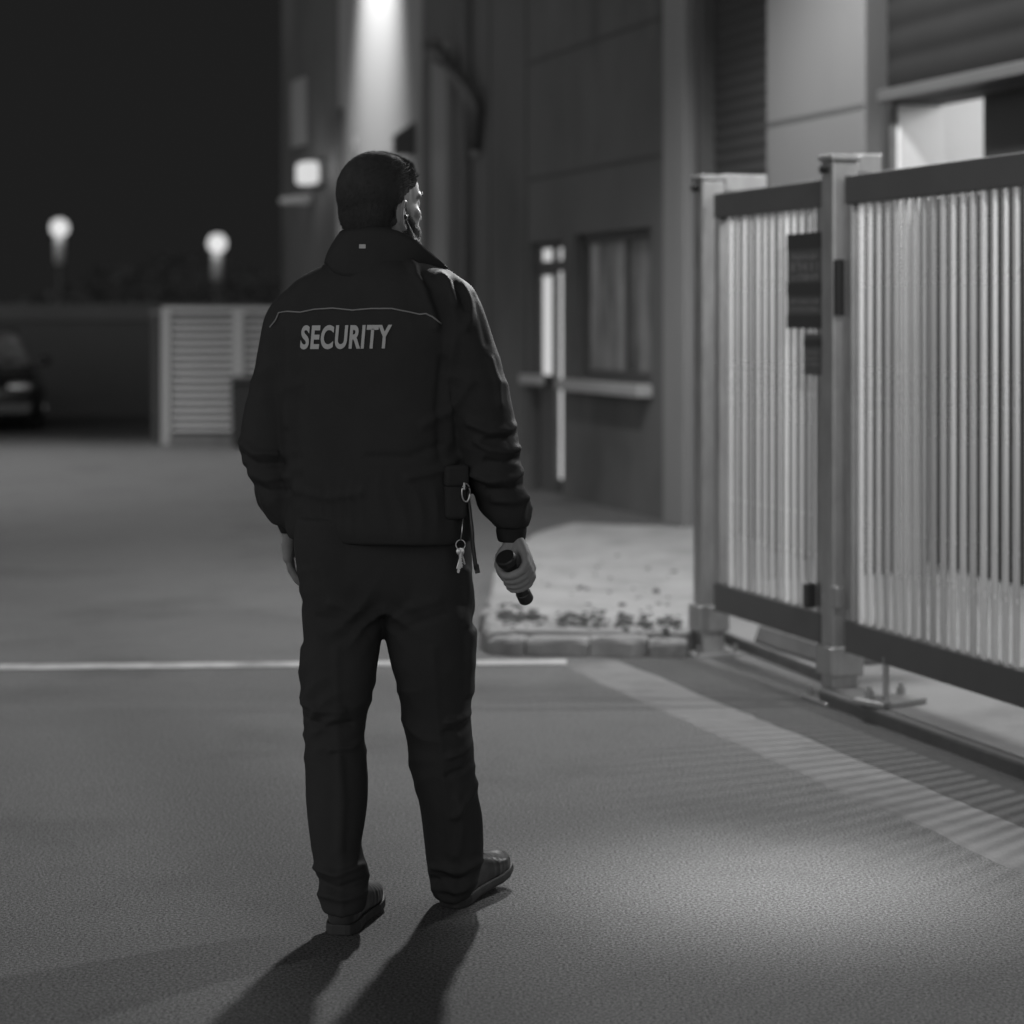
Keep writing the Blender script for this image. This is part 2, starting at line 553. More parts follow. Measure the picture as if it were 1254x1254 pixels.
# signs on the far leaf
def sign(name, t0, t1, z0, z1, label, bands, rows):
    rt = thing(name, GATE.at((t0 + t1) / 2, .036, z0), label, 'sign')
    fr = GATE.fr()
    obj('board', fixn(MB().box(t0, t1, .031, .036, z0, z1, fr).me('board')), M['signgrey'], rt)
    for b0, b1 in bands:
        H = z1 - z0
        obj('dark_band', fixn(MB().box(t0, t1, .0362, .0378, z1 - b1 * H, z1 - b0 * H, fr).me('dark_band')), M['signdark'], rt)
    mk = MB()
    for (r0, r1, n, fill) in rows:    # blurred, unreadable rows of strokes
        H = z1 - z0
        for i in range(n):
            wdt = (t1 - t0) * .86 / n
            x0 = t0 + (t1 - t0) * .07 + i * wdt
            k = random.random()
            za, zb = z1 - r1 * H, z1 - r0 * H
            mk.box(x0, x0 + wdt * fill * .45, .0365, .038, za, zb, fr)
            if k < .6:
                mk.box(x0 + wdt * fill * .46, x0 + wdt * fill, .0365, .038, za + (zb - za) * random.choice((.0, .4, .75)), za + (zb - za) * random.choice((.25, .6, 1.0)) + .002, fr)
    obj('lettering', fixn(mk.me('lettering')), M['signink'], rt)
    return rt
zt = GATE.z(990, 286); zb = GATE.z(990, 402)
sign('gate_sign', .08, .385, zb, zt, 'larger dark banded notice board on the far gate leaf', [(0, .17), (.52, .66), (.86, 1.0)],
     [(.22, .28, 9, .8), (.31, .40, 5, .75), (.43, .50, 6, .75), (.70, .74, 10, .8), (.78, .82, 9, .8)])
zt = GATE.z(1005, 409); zb = GATE.z(1005, 459)
sign('gate_sign', .08, .235, zb, zt, 'smaller grey notice hanging below the banded one on the gate', [(.12, .3)],
     [(.4, .5, 5, .8), (.56, .64, 6, .8), (.7, .78, 4, .8)])

# ------------------------------------------------------------------ building
T = WALL.t; Z = WALL.z
TOP = 9.0
far_t, near_t = T(345), -9.0
bld = thing('warehouse', WALL.at(2, -3, 0), 'long dark clad warehouse with shutters and a pale pillar behind the gate', 'warehouse', None)
win = (T(797), T(703), Z(750, 466), Z(750, 283))
dor = (T(689), T(649), 0.0, Z(670, 296))
sh1 = (T(966), T(860), 0.0, 7.2)
dw2 = (-6.6, T(1096), 0.0, Z(1160, 116))
dw2 = (-6.6, T(1096), 0.0, Z(1175, 112))
def grid_wall(name, ss, zs, holes, th=.3):
    ss = sorted(set(ss)); zs = sorted(set(zs))
    v = [WALL.at(t_, 0, z_) for z_ in zs for t_ in ss]
    n = len(ss); f = []
    for j in range(len(zs) - 1):
        for i in range(n - 1):
            cs, cz = (ss[i] + ss[i + 1]) / 2, (zs[j] + zs[j + 1]) / 2
            if any(h[0] < cs < h[1] and h[2] < cz < h[3] for h in holes): continue
            f.append((j * n + i, j * n + i + 1, (j + 1) * n + i + 1, (j + 1) * n + i))
    bm = bmesh.new(); bm.from_mesh(mesh(name, v, f))
    bmesh.ops.delete(bm, geom=[q for q in bm.verts if not q.link_faces], context='VERTS')
    bm.normal_update()
    fl = [q for q in bm.faces]
    if fl[0].normal.dot(WALL.n) < 0:
        bmesh.ops.reverse_faces(bm, faces=fl)
    ex = bmesh.ops.extrude_face_region(bm, geom=fl, use_keep_orig=True)
    for q in ex['geom']:
        if isinstance(q, bmesh.types.BMVert): q.co -= WALL.n * th
    bmesh.ops.recalc_face_normals(bm, faces=bm.faces)
    me = bpy.data.meshes.new(name); bm.to_mesh(me); bm.free()
    return me
holes = [win, dor, sh1, dw2]
ss = [near_t, far_t]; zs = [-.05, TOP]
for h in holes:
    ss += [h[0], h[1]]; zs += [h[2], h[3]]
zs = [z_ for z_ in zs if z_ != 0.0]
holes = [(h[0], h[1], -.1 if h[2] == 0 else h[2], h[3]) for h in holes]
obj('wall', grid_wall('wall', ss, zs, holes), M['wall'], bld)
fr = WALL.fr()
# back, end walls and roof so that the place stands from other sides
obj('end_wall', fixn(MB().box(far_t - .3, far_t, -9, -.301, -.05, TOP, fr).me('end_wall')), M['wall'], bld)
obj('rear_wall', fixn(MB().box(near_t, far_t - .301, -9, -8.7, -.05, TOP, fr).me('rear_wall')), M['wall'], bld)
obj('roof', fixn(MB().box(near_t - .1, far_t + .1, -9.1, .12, TOP + .002, TOP + .25, fr).me('roof')), M['trim'], bld)
# panel joints
def joint_h(t0, t1, z):
    obj('panel_joint', fixn(MB().box(t0, t1, .001, .006, z - .014, z + .014, fr).me('panel_joint')), M['seam'], bld)
zA = Z(750, 42); zB = Z(750, 201)
joint_h(T(822), T(645), zA); joint_h(T(822), T(645), zB)
joint_h(T(520), T(420), zB)
for px in (645, 600):
    t_ = T(px)
    obj('panel_joint', fixn(MB().box(t_ - .012, t_ + .012, .0015, .007, .3, TOP - .1, fr).me('panel_joint')), M['seam'], bld)
# corner trim beside the shutter and pale pillar
obj('corner_trim', bevelled(fixn(MB().box(T(853), T(826), .002, .09, .0, 7.6, fr).me('corner_trim')), .01), M['trim'], bld)
pl_ = obj('pillar', bevelled(fixn(MB().box(T(1090), T(967), .003, .16, .0, TOP - .02, fr).me('pillar')), .012), M['pillar'], bld)
obj('panel_joint', fixn(MB().box(T(1089), T(968.5), .161, .164, Z(1030, 142) - .014, Z(1030, 142) + .014, fr).me('panel_joint')), M['seam'], bld)
# roller shutter (ribbed sheet in the opening)
def ribbed(name, t0, t1, z0, z1, o, pitch, amp, m):
    v, f = [], []
    n = int((z1 - z0) / pitch * 6)
    for i in range(n + 1):
        z_ = z0 + (z1 - z0) * i / n
        oo = o + amp * abs(math.sin(math.pi * (z_ - z0) / pitch))
        v += [WALL.at(t0, oo, z_), WALL.at(t1, oo, z_)]
    for i in range(n):
        f.append((2 * i, 2 * i + 1, 2 * i + 3, 2 * i + 2))
    return obj(name, fixn(mesh(name, v, f)), m, bld, smooth=True)
ribbed('roller_shutter', sh1[0] + .002, sh1[1] - .002, .0, 7.2, -.10, .085, .014, M['shutter'])
# ribbed fascia over the lit doorway + lintel
ribbed('cladding_panel', -7.2, T(1084), dw2[3] + .08, 8.2, .004, .17, .016, M['darkclad'])
obj('lintel', bevelled(fixn(MB().box(-7.2, T(1093), .002, .10, dw2[3] + .005, dw2[3] + .075, fr).me('lintel')), .008), M['trim2'], bld)
# recess behind the doorway: back wall, side, ceiling
obj('doorway_recess', fixn(MB().box(dw2[0] - .1, dw2[1] + .1, -1.75, -1.7, 0, 3.2, fr).me('doorway_recess')), M['inner'], bld)
obj('recess_side', fixn(MB().box(dw2[1] + .12, dw2[1] + .17, -1.699, -.302, 0, 3.2, fr).me('recess_side')), M['inner'], bld)
obj('recess_ceiling', fixn(MB().box(dw2[0] - .1, dw2[1] + .119, -1.699, -.302, 3.0, 3.05, fr).me('recess_ceiling')), M['inner'], bld)
dk = T(1212 - 42)
obj('door_jamb', fixn(MB().box(dw2[1] - .03, dw2[1] - .002, -.30, -.012, 0.0, dw2[3] - .004, fr).me('door_jamb')), M['inner'], bld)
obj('gap_backing_panel', fixn(MB().box(dk + .002, dw2[1] - .032, -.24, -.19, .06, 2.12, fr).me('gap_backing_panel')), M['black'], bld)  # added dark panel, darkens the view through the picket gaps
dd = obj('door', fixn(MB().box(dk - 1.1, dk, -.22, -.17, .0, dw2[3] - .01, fr).me('door')), M['black'], bld)
# window
fr_w = MB()
w0, w1, wz0, wz1 = win
for b in ((w0, w0 + .07, wz0, wz1), (w1 - .07, w1, wz0, wz1), (w0 + .07, w1 - .07, wz0, wz0 + .07), (w0 + .07, w1 - .07, wz1 - .07, wz1), ((w0 + w1) / 2 - .15, (w0 + w1) / 2 - .09, wz0 + .07, wz1 - .07)):
    fr_w.box(b[0], b[1], -.14, -.08, b[2], b[3], fr)
wo = obj('window', fixn(fr_w.me('window')), M['frame'], bld)
obj('pane', fixn(MB().box(w0 + .05, w1 - .05, -.125, -.115, wz0 + .05, wz1 - .05, fr).me('pane')), M['glass'], wo)
obj('sill', bevelled(fixn(MB().box(w0 - .04, w1 + .12, .002, .12, wz0 - .10, wz0 - .01, fr).me('sill')), .008), M['sill'], wo)
# glazed entrance: frame with lit sidelight, door glass and fanlight
d0, d1, _, dz1 = dor
tr = Z(670, 328); mr_ = Z(670, 463)
dm = T(669.5)
fr_d = MB()
for b in ((d0 + .001, d0 + .05, 0, dz1), (d1 - .05, d1 - .001, 0, dz1), (dm - .035, dm + .035, .0, dz1 - .05), (d0 + .05, dm - .035, tr - .03, tr + .06), (dm + .035, d1 - .05, tr - .06, tr + .06), (d0 + .05, d1 - .05, dz1 - .05, dz1 - .001)):
    fr_d.box(b[0], b[1], -.14, -.06, b[2], b[3], fr)
do = obj('entrance', fixn(fr_d.me('entrance')), M['frame'], bld)
obj('sidelight_pane', fixn(MB().box(d0 + .05, dm - .035, -.11, -.10, .12, tr - .03, fr).me('sidelight_pane')), M['litglass'], do)
obj('door_pane', fixn(MB().box(dm + .035, d1 - .05, -.11, -.10, mr_ + .02, tr - .06, fr).me('door_pane')), M['litglass'], do)
obj('fanlight', fixn(MB().box(d0 + .05, d1 - .05, -.11, -.10, tr + .06, dz1 - .05, fr).me('fanlight')), M['litglass'], do)
obj('door_panel', fixn(MB().box(dm + .035, d1 - .05, -.115, -.07, 0.0, mr_ + .02, fr).me('door_panel')), M['frame'], do)
obj('push_bar', bevelled(fixn(MB().box(dm + .05, d1 + .12, .003, .06, mr_ - .06, mr_ + .02, fr).me('push_bar')), .006), M['sill'], do)
# far bay: pale render, pilasters, ledges, canopies
def wp(px, py, out):
    """point at distance out from the wall that the picture shows at px, py"""
    t_ = T(px)
    for _ in range(6):
        q = WALL.at(t_, out)
        t_ += ((q.x / q.y) * F + CX - px) / F * q.y / (.309 + .951 * (px - CX) / F)
    q = WALL.at(t_, out)
    return W(px, py, q.y), t_
def pil(px0, px1, py_top, out, m=M['pillar'], z0=0.0, n='pilaster', o0=.003):
    ta, tb_ = wp(px1, 0, out)[1], wp(px0, 0, out)[1]
    return obj(n, bevelled(fixn(MB().box(ta, tb_, o0, out, z0, Z((px0 + px1) / 2, py_top), fr).me(n)), .01), m, bld)
obj('render_panel', fixn(MB().box(T(519), T(418), .001, .03, 0.0, TOP - .03, fr).me('render_panel')), M['farbay'], bld)
pil(400, 414, 140, .10, M['trim2'])
obj('window_strip', bevelled(fixn(MB().box(T(377), T(361), .002, .05, Z(369, 180), Z(369, 97), fr).me('window_strip')), .01), M['farbay'], bld)
def canopy(px0, px1, py0, py1, out, m):
    ta, tb_ = wp(px1, 0, 0)[1], wp(px0, 0, out)[1]
    if tb_ - ta < .08: tb_ = ta + .08
    z0, z1 = wp(px1, py1, 0)[0].z, wp(px1, py0, 0)[0].z
    me = MB().box(ta, tb_, .031, out, z0, z1, fr).me('canopy')
    for v in me.vertices:      # the roof slopes down to its outer edge
        if abs((v.co - WALL.p).dot(WALL.n) - out) < .01 and v.co.z > (z0 + z1) / 2: v.co.z -= (z1 - z0) * .45
    obj('canopy', bevelled(fixn(me), .01), m, bld)
canopy(342, 385, 237, 250, .40, M['sill'])
canopy(482, 513, 148, 190, .25, M['frame'])
canopy(431, 442, 166, 192, .08, M['frame'])
pil(528, 546, 62, .12, M['trim'], n='downpipe')
pil(560, 568, -40, .08, M['wall'], n='downpipe')

# bulkhead wall lamp at the far end
pc, t_ = wp(376, 212, .16); zc = pc.z
wl = thing('wall_lamp', WALL.at(t_, 0, zc), 'glowing bulkhead lamp on the far end of the warehouse wall', 'wall lamp')
obj('back_plate', bevelled(fixn(MB().box(t_ - .32, t_ + .32, .003, .05, zc - .16, zc + .16, fr).me('back_plate')), .01), M['frame'], wl)
obj('diffuser', bevelled(fixn(MB().box(t_ - .2, t_ + .2, .051, .26, zc - .13, zc + .13, fr).me('diffuser')), .05, 4), M['bulb'], wl, smooth=True)
BULK = WALL.at(t_, .6, zc + .05)
# gooseneck floodlight arm
gn = thing('flood_lamp', wp(583, 182, .02)[0], 'dark unlit floodlight on a bent bracket high on the warehouse wall', 'flood lamp')
P1 = [wp(584, 182, .03)[0], wp(582, 130, .08)[0], wp(573, 112, .14)[0], wp(557, 92, .20)[0], wp(545, 76, .24)[0]]
obj('bracket_arm', fixn(MB().tube(P1, [.075, .075, .065, .05, .05], 10).me('bracket_arm')), M['frame'], gn, smooth=True)
hd = wp(529, 59, .27)[0]
obj('lamp_head', fixn(MB().tube([P1[-1], P1[-1].lerp(hd, .5), hd], [.055, .085, .095], 14).me('lamp_head')), M['frame'], gn, smooth=True)
obj('lens', fixn(MB().ball(hd + Vector((-.02, 0, .01)), (.08, .06, .06), 14, 10).me('lens')), M['pillar'], gn, smooth=True)
t2 = T(586)
obj('mount_plate', bevelled(fixn(MB().box(t2 - .08, t2 + .08, .003, .05, Z(584, 192), Z(584, 176), fr).me('mount_plate')), .008), M['trim'], gn)

# ------------------------------------------------------------------ far background, left
cab = thing('louvred_cabinet', G(255, 545), 'pale louvred utility cabinet standing beyond the man', 'utility cabinet')
Yc = 25.2; x0 = (198 - CX) / F * Yc; x1 = -2.25; zt = EYE + (HY - 376) / F * Yc
obj('cabinet_body', bevelled(fixn(MB().box(x0 + .02, x1 - .02, Yc + .05, Yc + 1.5, 0.05, zt - .06).me('cabinet_body')), .01), M['cabdark'], cab)
obj('roof', bevelled(fixn(MB().box(x0 - .002, x1 + .002, Yc - .034, Yc + 1.5, zt - .058, zt).me('roof')), .01), M['cabinet'], cab)
lv, lf = [], []
n = 0
zz = .16
while zz < zt - .1:
    b = len(lv)
    lv += [(x0 + .10, Yc + .03, zz + .05), (x1 - .1, Yc + .03, zz + .05), (x1 - .1, Yc - .010, zz), (x0 + .10, Yc - .010, zz), (x0 + .10, Yc + .045, zz), (x1 - .1, Yc + .045, zz)]
    lf += [(b, b + 1, b + 2, b + 3), (b + 3, b + 2, b + 5, b + 4)]
    zz += .085
obj('louvre_panel', fixn(mesh('louvre_panel', lv, lf)), M['cabinet'], cab)
for xa, xb in ((x0, x0 + .10), ((285 - CX) / F * Yc, (299 - CX) / F * Yc), (x1 - .1, x1)):
    obj('corner_post', bevelled(fixn(MB().box(xa, xb, Yc - .03, Yc + .048, .0, zt - .06).me('corner_post')), .006), M['cabtrim'], cab)
obj('plinth', bevelled(fixn(MB().box(x0 + .1, x1 - .1, Yc - .12, Yc + .04, -.02, .11).me('plinth')), .01), M['slab'], cab)
# thin dark fence post beside cabinet
fp = thing('fence_post', (x0 - .12, Yc + .3, 0), 'slim dark post at the corner of the pale louvred cabinet', 'post')
obj('post', bevelled(fixn(MB().box(x0 - .16, x0 - .08, Yc + .3, Yc + .38, 0, zt - .08).me('post')), .006), M['frame'], fp)
obj('cap', bevelled(fixn(MB().box(x0 - .175, x0 - .065, Yc + .285, Yc + .395, zt - .0795, zt - .04).me('cap')), .006), M['trim'], fp)
# dark bin
Yb = 24.3
bx0, bx1 = (286 - CX) / F * Yb, (345 - CX) / F * Yb
bn = thing('wheelie_bin', ((bx0 + bx1) / 2, Yb, 0), 'dark wheeled bin in front of the pale louvred cabinet', 'bin')
rr = [[Vector((bx0 + (1 - k) * .05, Yb - .25 * k, z_)), Vector((bx1 - (1 - k) * .05, Yb - .25 * k, z_)), Vector((bx1 - (1 - k) * .05, Yb + .25 * k, z_)), Vector((bx0 + (1 - k) * .05, Yb + .25 * k, z_))] for z_, k in ((.04, .8), (.74, 1.0))]
obj('bin_body', bevelled(fixn(MB().ring_loft(rr).me('bin_body')), .02), M['black'], bn)
obj('lid', bevelled(fixn(MB().box(bx0 - .02, bx1 + .02, Yb - .27, Yb + .28, .742, .80).me('lid')), .015), M['black'], bn)
for sx in (bx0 + .03, bx1 - .08):
    obj('wheel', fixn(MB().tube([(sx, Yb + .2, .08), (sx + .05, Yb + .2, .08)], .08, 14).me('wheel')), M['tyre'], bn)

# long dark boundary wall
Yw = 33.0; ztw = EYE + (HY - 372) / F * Yw
bw = thing('boundary_wall', (-18, Yw, 0), 'long dark boundary wall with paler coping across the far yard', 'wall')
obj('wall', fixn(MB().box(-40, -3.6, Yw, Yw + .25, -.05, ztw - .26).me('wall')), M['darkwall'], bw)
obj('coping', bevelled(fixn(MB().box(-40, -3.6, Yw - .05, Yw + .30, ztw - .259, ztw).me('coping')), .02), M['coping'], bw)

# street lamps
def street_lamp(px, py, Y, label):
    c = W(px, py, Y)
    rt = thing('street_lamp', (c.x, c.y, 0), label, 'street lamp', 'lit street lamps beyond the far wall')
    h = c.z
    obj('pole', fixn(MB().tube([(0, 0, 0), (0, 0, .8), (0, 0, h - 1.2), (0, 0, h - .14)], [.06, .05, .04, .04], 14).me('pole')), M['frame'], rt, world=False, smooth=True)
    obj('lamp_neck', fixn(MB().tube([(0, 0, h - .95), (0, 0, h - .7), (0, 0, h - .4), (0, 0, h - .235)], [.13, .135, .14, .12], 16).me('lamp_neck')), M['lamppost'], rt, world=False, smooth=True)
    gl = obj('globe', fixn(MB().ball((0, 0, h), .245, 18, 12).me('globe')), M['globe'], rt, world=False, smooth=True)
    li = bpy.data.lights.new('street_light', 'POINT'); li.energy = 3.5; li.shadow_soft_size = .16
    lo = bpy.data.objects.new('street_light', li); COL.objects.link(lo); lo.location = (c.x, c.y - .30, c.z - .18)
    return rt
street_lamp(73, 279, 58, 'taller looking lit globe street lamp farther from the warehouse')
street_lamp(266, 298, 56, 'lit globe street lamp above the pale louvred cabinet')

# dark tree line behind the far wall
tl_v, tl_f = [], []
for i in range(5200):
    x = random.uniform(-34, 2)
    top = 1.9 + 1.5 * (noise.noise((x * .16, 3, 0)) + .5) + .7 * noise.noise((x * .6, 9, 0))
    z_ = random.uniform(.3, max(top, .6)); y = 66 + random.uniform(-1.5, 1.5)
    s_ = random.uniform(.08, .2)
    a1 = Vector((random.uniform(-1, 1), random.uniform(-1, 1), random.uniform(-1, 1))).normalized() * s_
    a2 = a1.orthogonal().normalized() * s_ * .6
    c = Vector((x, y, z_)); b = len(tl_v)
    tl_v += [c - a1, c + a2, c + a1, c - a2]; tl_f.append((b, b + 1, b + 2, b + 3))
o = obj('treeline', mesh('treeline', tl_v, tl_f), M['leaf']); o['kind'] = 'stuff'; o['label'] = 'dark line of shrubs and trees beyond the far boundary wall'

# parked car, facing the camera, only its corner in frame
def car():
    Yk = 27.6; xc = -7.25
    rt = thing('parked_car', (xc, Yk + 2.1, 0), 'dark parked car cut off by the picture edge, lamps glinting', 'car')
    secs = [(-.02, .30, .60, .70), (.05, .22, .70, .80), (.35, .20, .78, .87), (1.0, .20, .86, .90), (1.35, .20, .92, .90), (3.3, .20, .96, .90), (4.0, .22, .98, .86), (4.25, .28, .92, .78)]
    rings = []
    for (yy, zb_, zt_, hw) in secs:
        rings.append([Vector((xc + sx * hw * kx, Yk + yy, zb_ + (zt_ - zb_) * kz)) for sx, kx, kz in
                      ((-1, .92, 0), (-1, 1, .25), (-1, 1, .7), (-1, .88, 1), (0, .0, 1.03), (1, .88, 1), (1, 1, .7), (1, 1, .25), (1, .92, 0), (0, 0, 0))])
    bo = obj('body', fixn(MB().ring_loft(rings).me('body')), M['carpaint'], rt, smooth=True)
    cabs = []
    for (yy, zz_, hw) in ((1.15, .90, .78), (1.95, 1.40, .60), (3.0, 1.42, .60), (3.95, .97, .74)):
        cabs.append((yy, zz_, hw))
    v = []
    for (yy, zz_, hw) in cabs:
        v += [(xc - hw, Yk + yy, zz_), (xc + hw, Yk + yy, zz_)]
    low = [(xc - .8, Yk + 1.15, .88), (xc + .8, Yk + 1.15, .88), (xc - .82, Yk + 3.95, .9), (xc + .82, Yk + 3.95, .9)]
    f = [(0, 1, 3, 2), (2, 3, 5, 4), (4, 5, 7, 6), (0, 2, 4, 6), (1, 7, 5, 3), (0, 6, 7, 1)]
    obj('cabin', bevelled(fixn(mesh('cabin', v, f)), .05, 3), M['glass'], rt)
    obj('roof', bevelled(fixn(MB().box(xc - .6, xc + .6, Yk + 1.93, Yk + 3.02, 1.405, 1.45).me('roof')), .02), M['carpaint'], rt)
    for sx in (-1, 1):
        hl = obj('headlight', fixn(MB().ball((xc + sx * .62, Yk + .03, .64), (.17, .09, .075), 14, 10).me('headlight')), M['chrome'], rt, smooth=True)
        obj('fog_lamp', fixn(MB().ball((xc + sx * .62, Yk - .0, .36), (.07, .05, .05), 10, 8).me('fog_lamp')), M['chrome'], rt, smooth=True)
        obj('wing_mirror', fixn(MB().ball((xc + sx * .92, Yk + 1.3, .98), (.10, .08, .07), 10, 8).me('wing_mirror')), M['carpaint'], rt, smooth=True)
        for yy in (.85, 3.35):
            wh = obj('wheel', fixn(MB().tube([(xc + sx * .74, Yk + yy, .31), (xc + sx * .92, Yk + yy, .31)], .31, 24).me('wheel')), M['tyre'], rt)
            obj('rim', fixn(MB().tube([(xc + sx * .921, Yk + yy, .31), (xc + sx * .93, Yk + yy, .31)], .19, 20).me('rim')), M['chrome'], wh)
    obj('grille', bevelled(fixn(MB().box(xc - .40, xc + .40, Yk - .06, Yk + .0, .50, .62).me('grille')), .01), M['frame'], rt)
    rt.rotation_euler = (0, 0, 0)
    obj('bumper', bevelled(fixn(MB().box(xc - .78, xc + .78, Yk - .09, Yk + .12, .24, .44).me('bumper')), .05, 3), M['carpaint'], rt)
    rt.rotation_euler = (0, 0, R(13)); rt.scale = (1, 1, .9)
car()

# ------------------------------------------------------------------ the security guard
YM = 5.3
PERSON = thing('person', (-.27, 5.3, 0), 'man in black security jacket and trousers walking away, torch in right hand', 'person')
YAW = R(24)


def sup(cx, cy, cz, a, b, yaw=0.0, e=2.3, n=40):
    pts = []
    for j in range(n):
        t = 2 * math.pi * j / n
        c, s = math.cos(t), math.sin(t)
        x = a * math.copysign(abs(c) ** (2 / e), c)
        y = b * math.copysign(abs(s) ** (2 / e), s)
        pts.append(Vector((cx + x * math.cos(yaw) - y * math.sin(yaw), cy + x * math.sin(yaw) + y * math.cos(yaw), cz)))
    return pts


def px_rings(rows, yaw=0.0, e=2.3, shrink=0.0):
    out = []
    for (pl, pr, py, dy, b) in rows:
        Y = YM + dy
        c = W((pl + pr) / 2, py, Y)
        w = (pr - pl) / 2 / F * Y - shrink
        b = max(b - shrink, .01)
        a = w
        if yaw:
            a = math.sqrt(max(w * w - (b * math.sin(yaw)) ** 2, 1e-5)) / math.cos(yaw)
        out.append(sup(c.x, c.y, c.z, a, b, -yaw, e))
    return out


def densify(rows, k=3):
    """smooth (Catmull-Rom) in-between rows"""
    out = []
    n = len(rows)
    for i in range(n - 1):
        p0, p1, p2, p3 = rows[max(i - 1, 0)], rows[i], rows[i + 1], rows[min(i + 2, n - 1)]
        for j in range(k):
            t = j / k
            out.append(tuple(.5 * (2 * b + (c - a) * t + (2 * a - 5 * b + 4 * c - d_) * t * t + (3 * b - a - 3 * c + d_) * t ** 3)
                             for a, b, c, d_ in zip(p0, p1, p2, p3)))
    out.append(rows[-1])
    return out


torso = [(428, 514, 292, 0, .075), (424, 508, 306, 0, .085), (406, 526, 320, 0, .10), (383, 549, 331, 0, .115), (362, 567, 343, 0, .128),
         (349, 577, 360, 0, .138), (343, 579, 390, 0, .148), (341, 579, 430, 0, .152), (341, 576, 480, 0, .152), (344, 573, 530, 0, .15),
         (347, 572, 580, 0, .15), (350, 574, 620, 0, .153), (351, 577, 643, 0, .155), (353, 577, 655, 0, .150), (356, 575, 661, 0, .146)]
larm = [(362, 396, 347, .05, .05), (347, 402, 355, .06, .068), (333, 402, 371, .07, .077), (322, 400, 395, .085, .08), (312, 392, 450, .085, .08), (300, 380, 500, .08, .078), (294, 369, 540, .07, .076),
        (296, 363, 562, .06, .072), (307, 364, 580, .055, .068), (311, 367, 597, .05, .066), (317, 369, 617, .05, .062), (327, 371, 634, .05, .055), (336, 369, 643, .05, .045)]
rarm = [(532, 566, 341, -.06, .045), (522, 580, 351, -.075, .066), (517, 590, 372, -.085, .078), (520, 604, 415, -.09, .084), (530, 616, 450, -.09, .084), (540, 625, 482, -.09, .082),
        (551, 632, 520, -.085, .08), (558, 637, 550, -.08, .078), (565, 640, 575, -.075, .076), (577, 645, 600, -.07, .070), (587, 650, 622, -.06, .066), (597, 650, 636, -.06, .056), (606, 646, 646, -.06, .044)]
lleg = [(360, 476, 632, .0, .125), (360, 474, 670, .0, .125), (363, 473, 700, .0, .12), (370, 474, 740, 0, .115), (371, 469, 775, 0, .108), (370, 464, 805, -.005, .10), (369, 459, 840, -.015, .095), (370, 451, 870, -.025, .088),
        (372, 447, 900, -.03, .082), (373, 451, 950, -.04, .082), (376, 447, 1000, -.055, .08), (381, 442, 1038, -.07, .077), (386, 451, 1064, -.08, .076), (391, 450, 1095, -.09, .074), (394, 446, 1113, -.10, .070)]
rleg = [(455, 577, 632, .0, .125), (459, 578, 670, .0, .125), (465, 580, 700, .0, .12), (466, 579, 740, 0, .115), (471, 579, 775, .0, .108), (477, 581, 805, .0, .10), (486, 579, 840, .01, .095), (491, 577, 870, .02, .088),
        (496, 580, 900, .03, .084), (504, 583, 950, .05, .084), (512, 586, 980, .06, .082), (516, 590, 1005, .075, .08), (521, 591, 1050, .10, .078), (526, 585, 1078, .12, .075), (531, 576, 1097, .13, .07)]

# --- jacket
jb = MB()
jb.ring_loft(px_rings(densify(torso), YAW, 2.5))
jb.ring_loft(px_rings(densify(larm), 0, 2.1))
jb.ring_loft(px_rings(densify(rarm), 0, 2.1))
jm = remesh(fixn(jb.me('jacket')), .0055, 10, .5)


def ridge(x):
    return (1 - abs(2 * (x - math.floor(x)) - 1)) ** 1.6


def crease(px, py, lines):
    d = 0.0
    for (w, amp, pts) in lines:
        best = 1e9
        for (ax_, ay_), (bx_, by_) in zip(pts, pts[1:]):
            vx, vy = bx_ - ax_, by_ - ay_
            t = max(0, min(1, ((px - ax_) * vx + (py - ay_) * vy) / (vx * vx + vy * vy)))
            best = min(best, math.hypot(px - ax_ - t * vx, py - ay_ - t * vy))
            if best < .5: break
        if best < w * 3:
            d += amp * math.exp(-(best / w) ** 2)
    return d


# hanging folds of the jacket (column, row) and of the trousers
J_LINES = [(5, .010, [(503, 322), (516, 345), (528, 378), (535, 400)]), (5, -.007, [(514, 335), (530, 352), (540, 385)]),
           (5, .011, [(540, 336), (550, 350), (558, 372)]), (4, -.008, [(553, 340), (566, 358), (572, 378)]), (5, .008, [(566, 348), (574, 366), (576, 392), (570, 402)]),
           (4, -.006, [(584, 362), (590, 390), (596, 420)]), (4, .006, [(600, 440), (610, 470), (612, 495)]),
           (5, .012, [(642, 512), (622, 527), (598, 528), (575, 518)]), (4, -.009, [(642, 524), (620, 538), (595, 540)]), (5, .013, [(645, 545), (622, 553), (600, 550), (585, 541)]),
           (4, -.010, [(645, 558), (620, 567), (596, 565)]), (5, .013, [(648, 572), (628, 585), (600, 588), (580, 580)]), (4, -.009, [(648, 590), (625, 600), (598, 600)]), (5, .010, [(650, 608), (630, 614), (606, 612)]),
           (5, .010, [(294, 540), (312, 555), (340, 556)]), (4, -.009, [(296, 556), (315, 569), (345, 568)]), (5, .010, [(305, 578), (325, 588), (352, 584)]), (4, -.008, [(310, 594), (330, 602), (356, 600)]),
           (6, .006, [(352, 400), (356, 450), (352, 520)]), (6, -.005, [(366, 420), (368, 480), (362, 560)]), (6, .007, [(556, 420), (548, 470), (552, 540)]), (5, -.006, [(542, 440), (536, 500), (540, 560)]),
           (6, .007, [(575, 470), (555, 500), (520, 520)]), (5, -.005, [(540, 545), (500, 560), (450, 560)]), (5, .007, [(560, 560), (545, 575), (500, 585)]),
           (5, .005, [(360, 600), (400, 610), (440, 604)])]
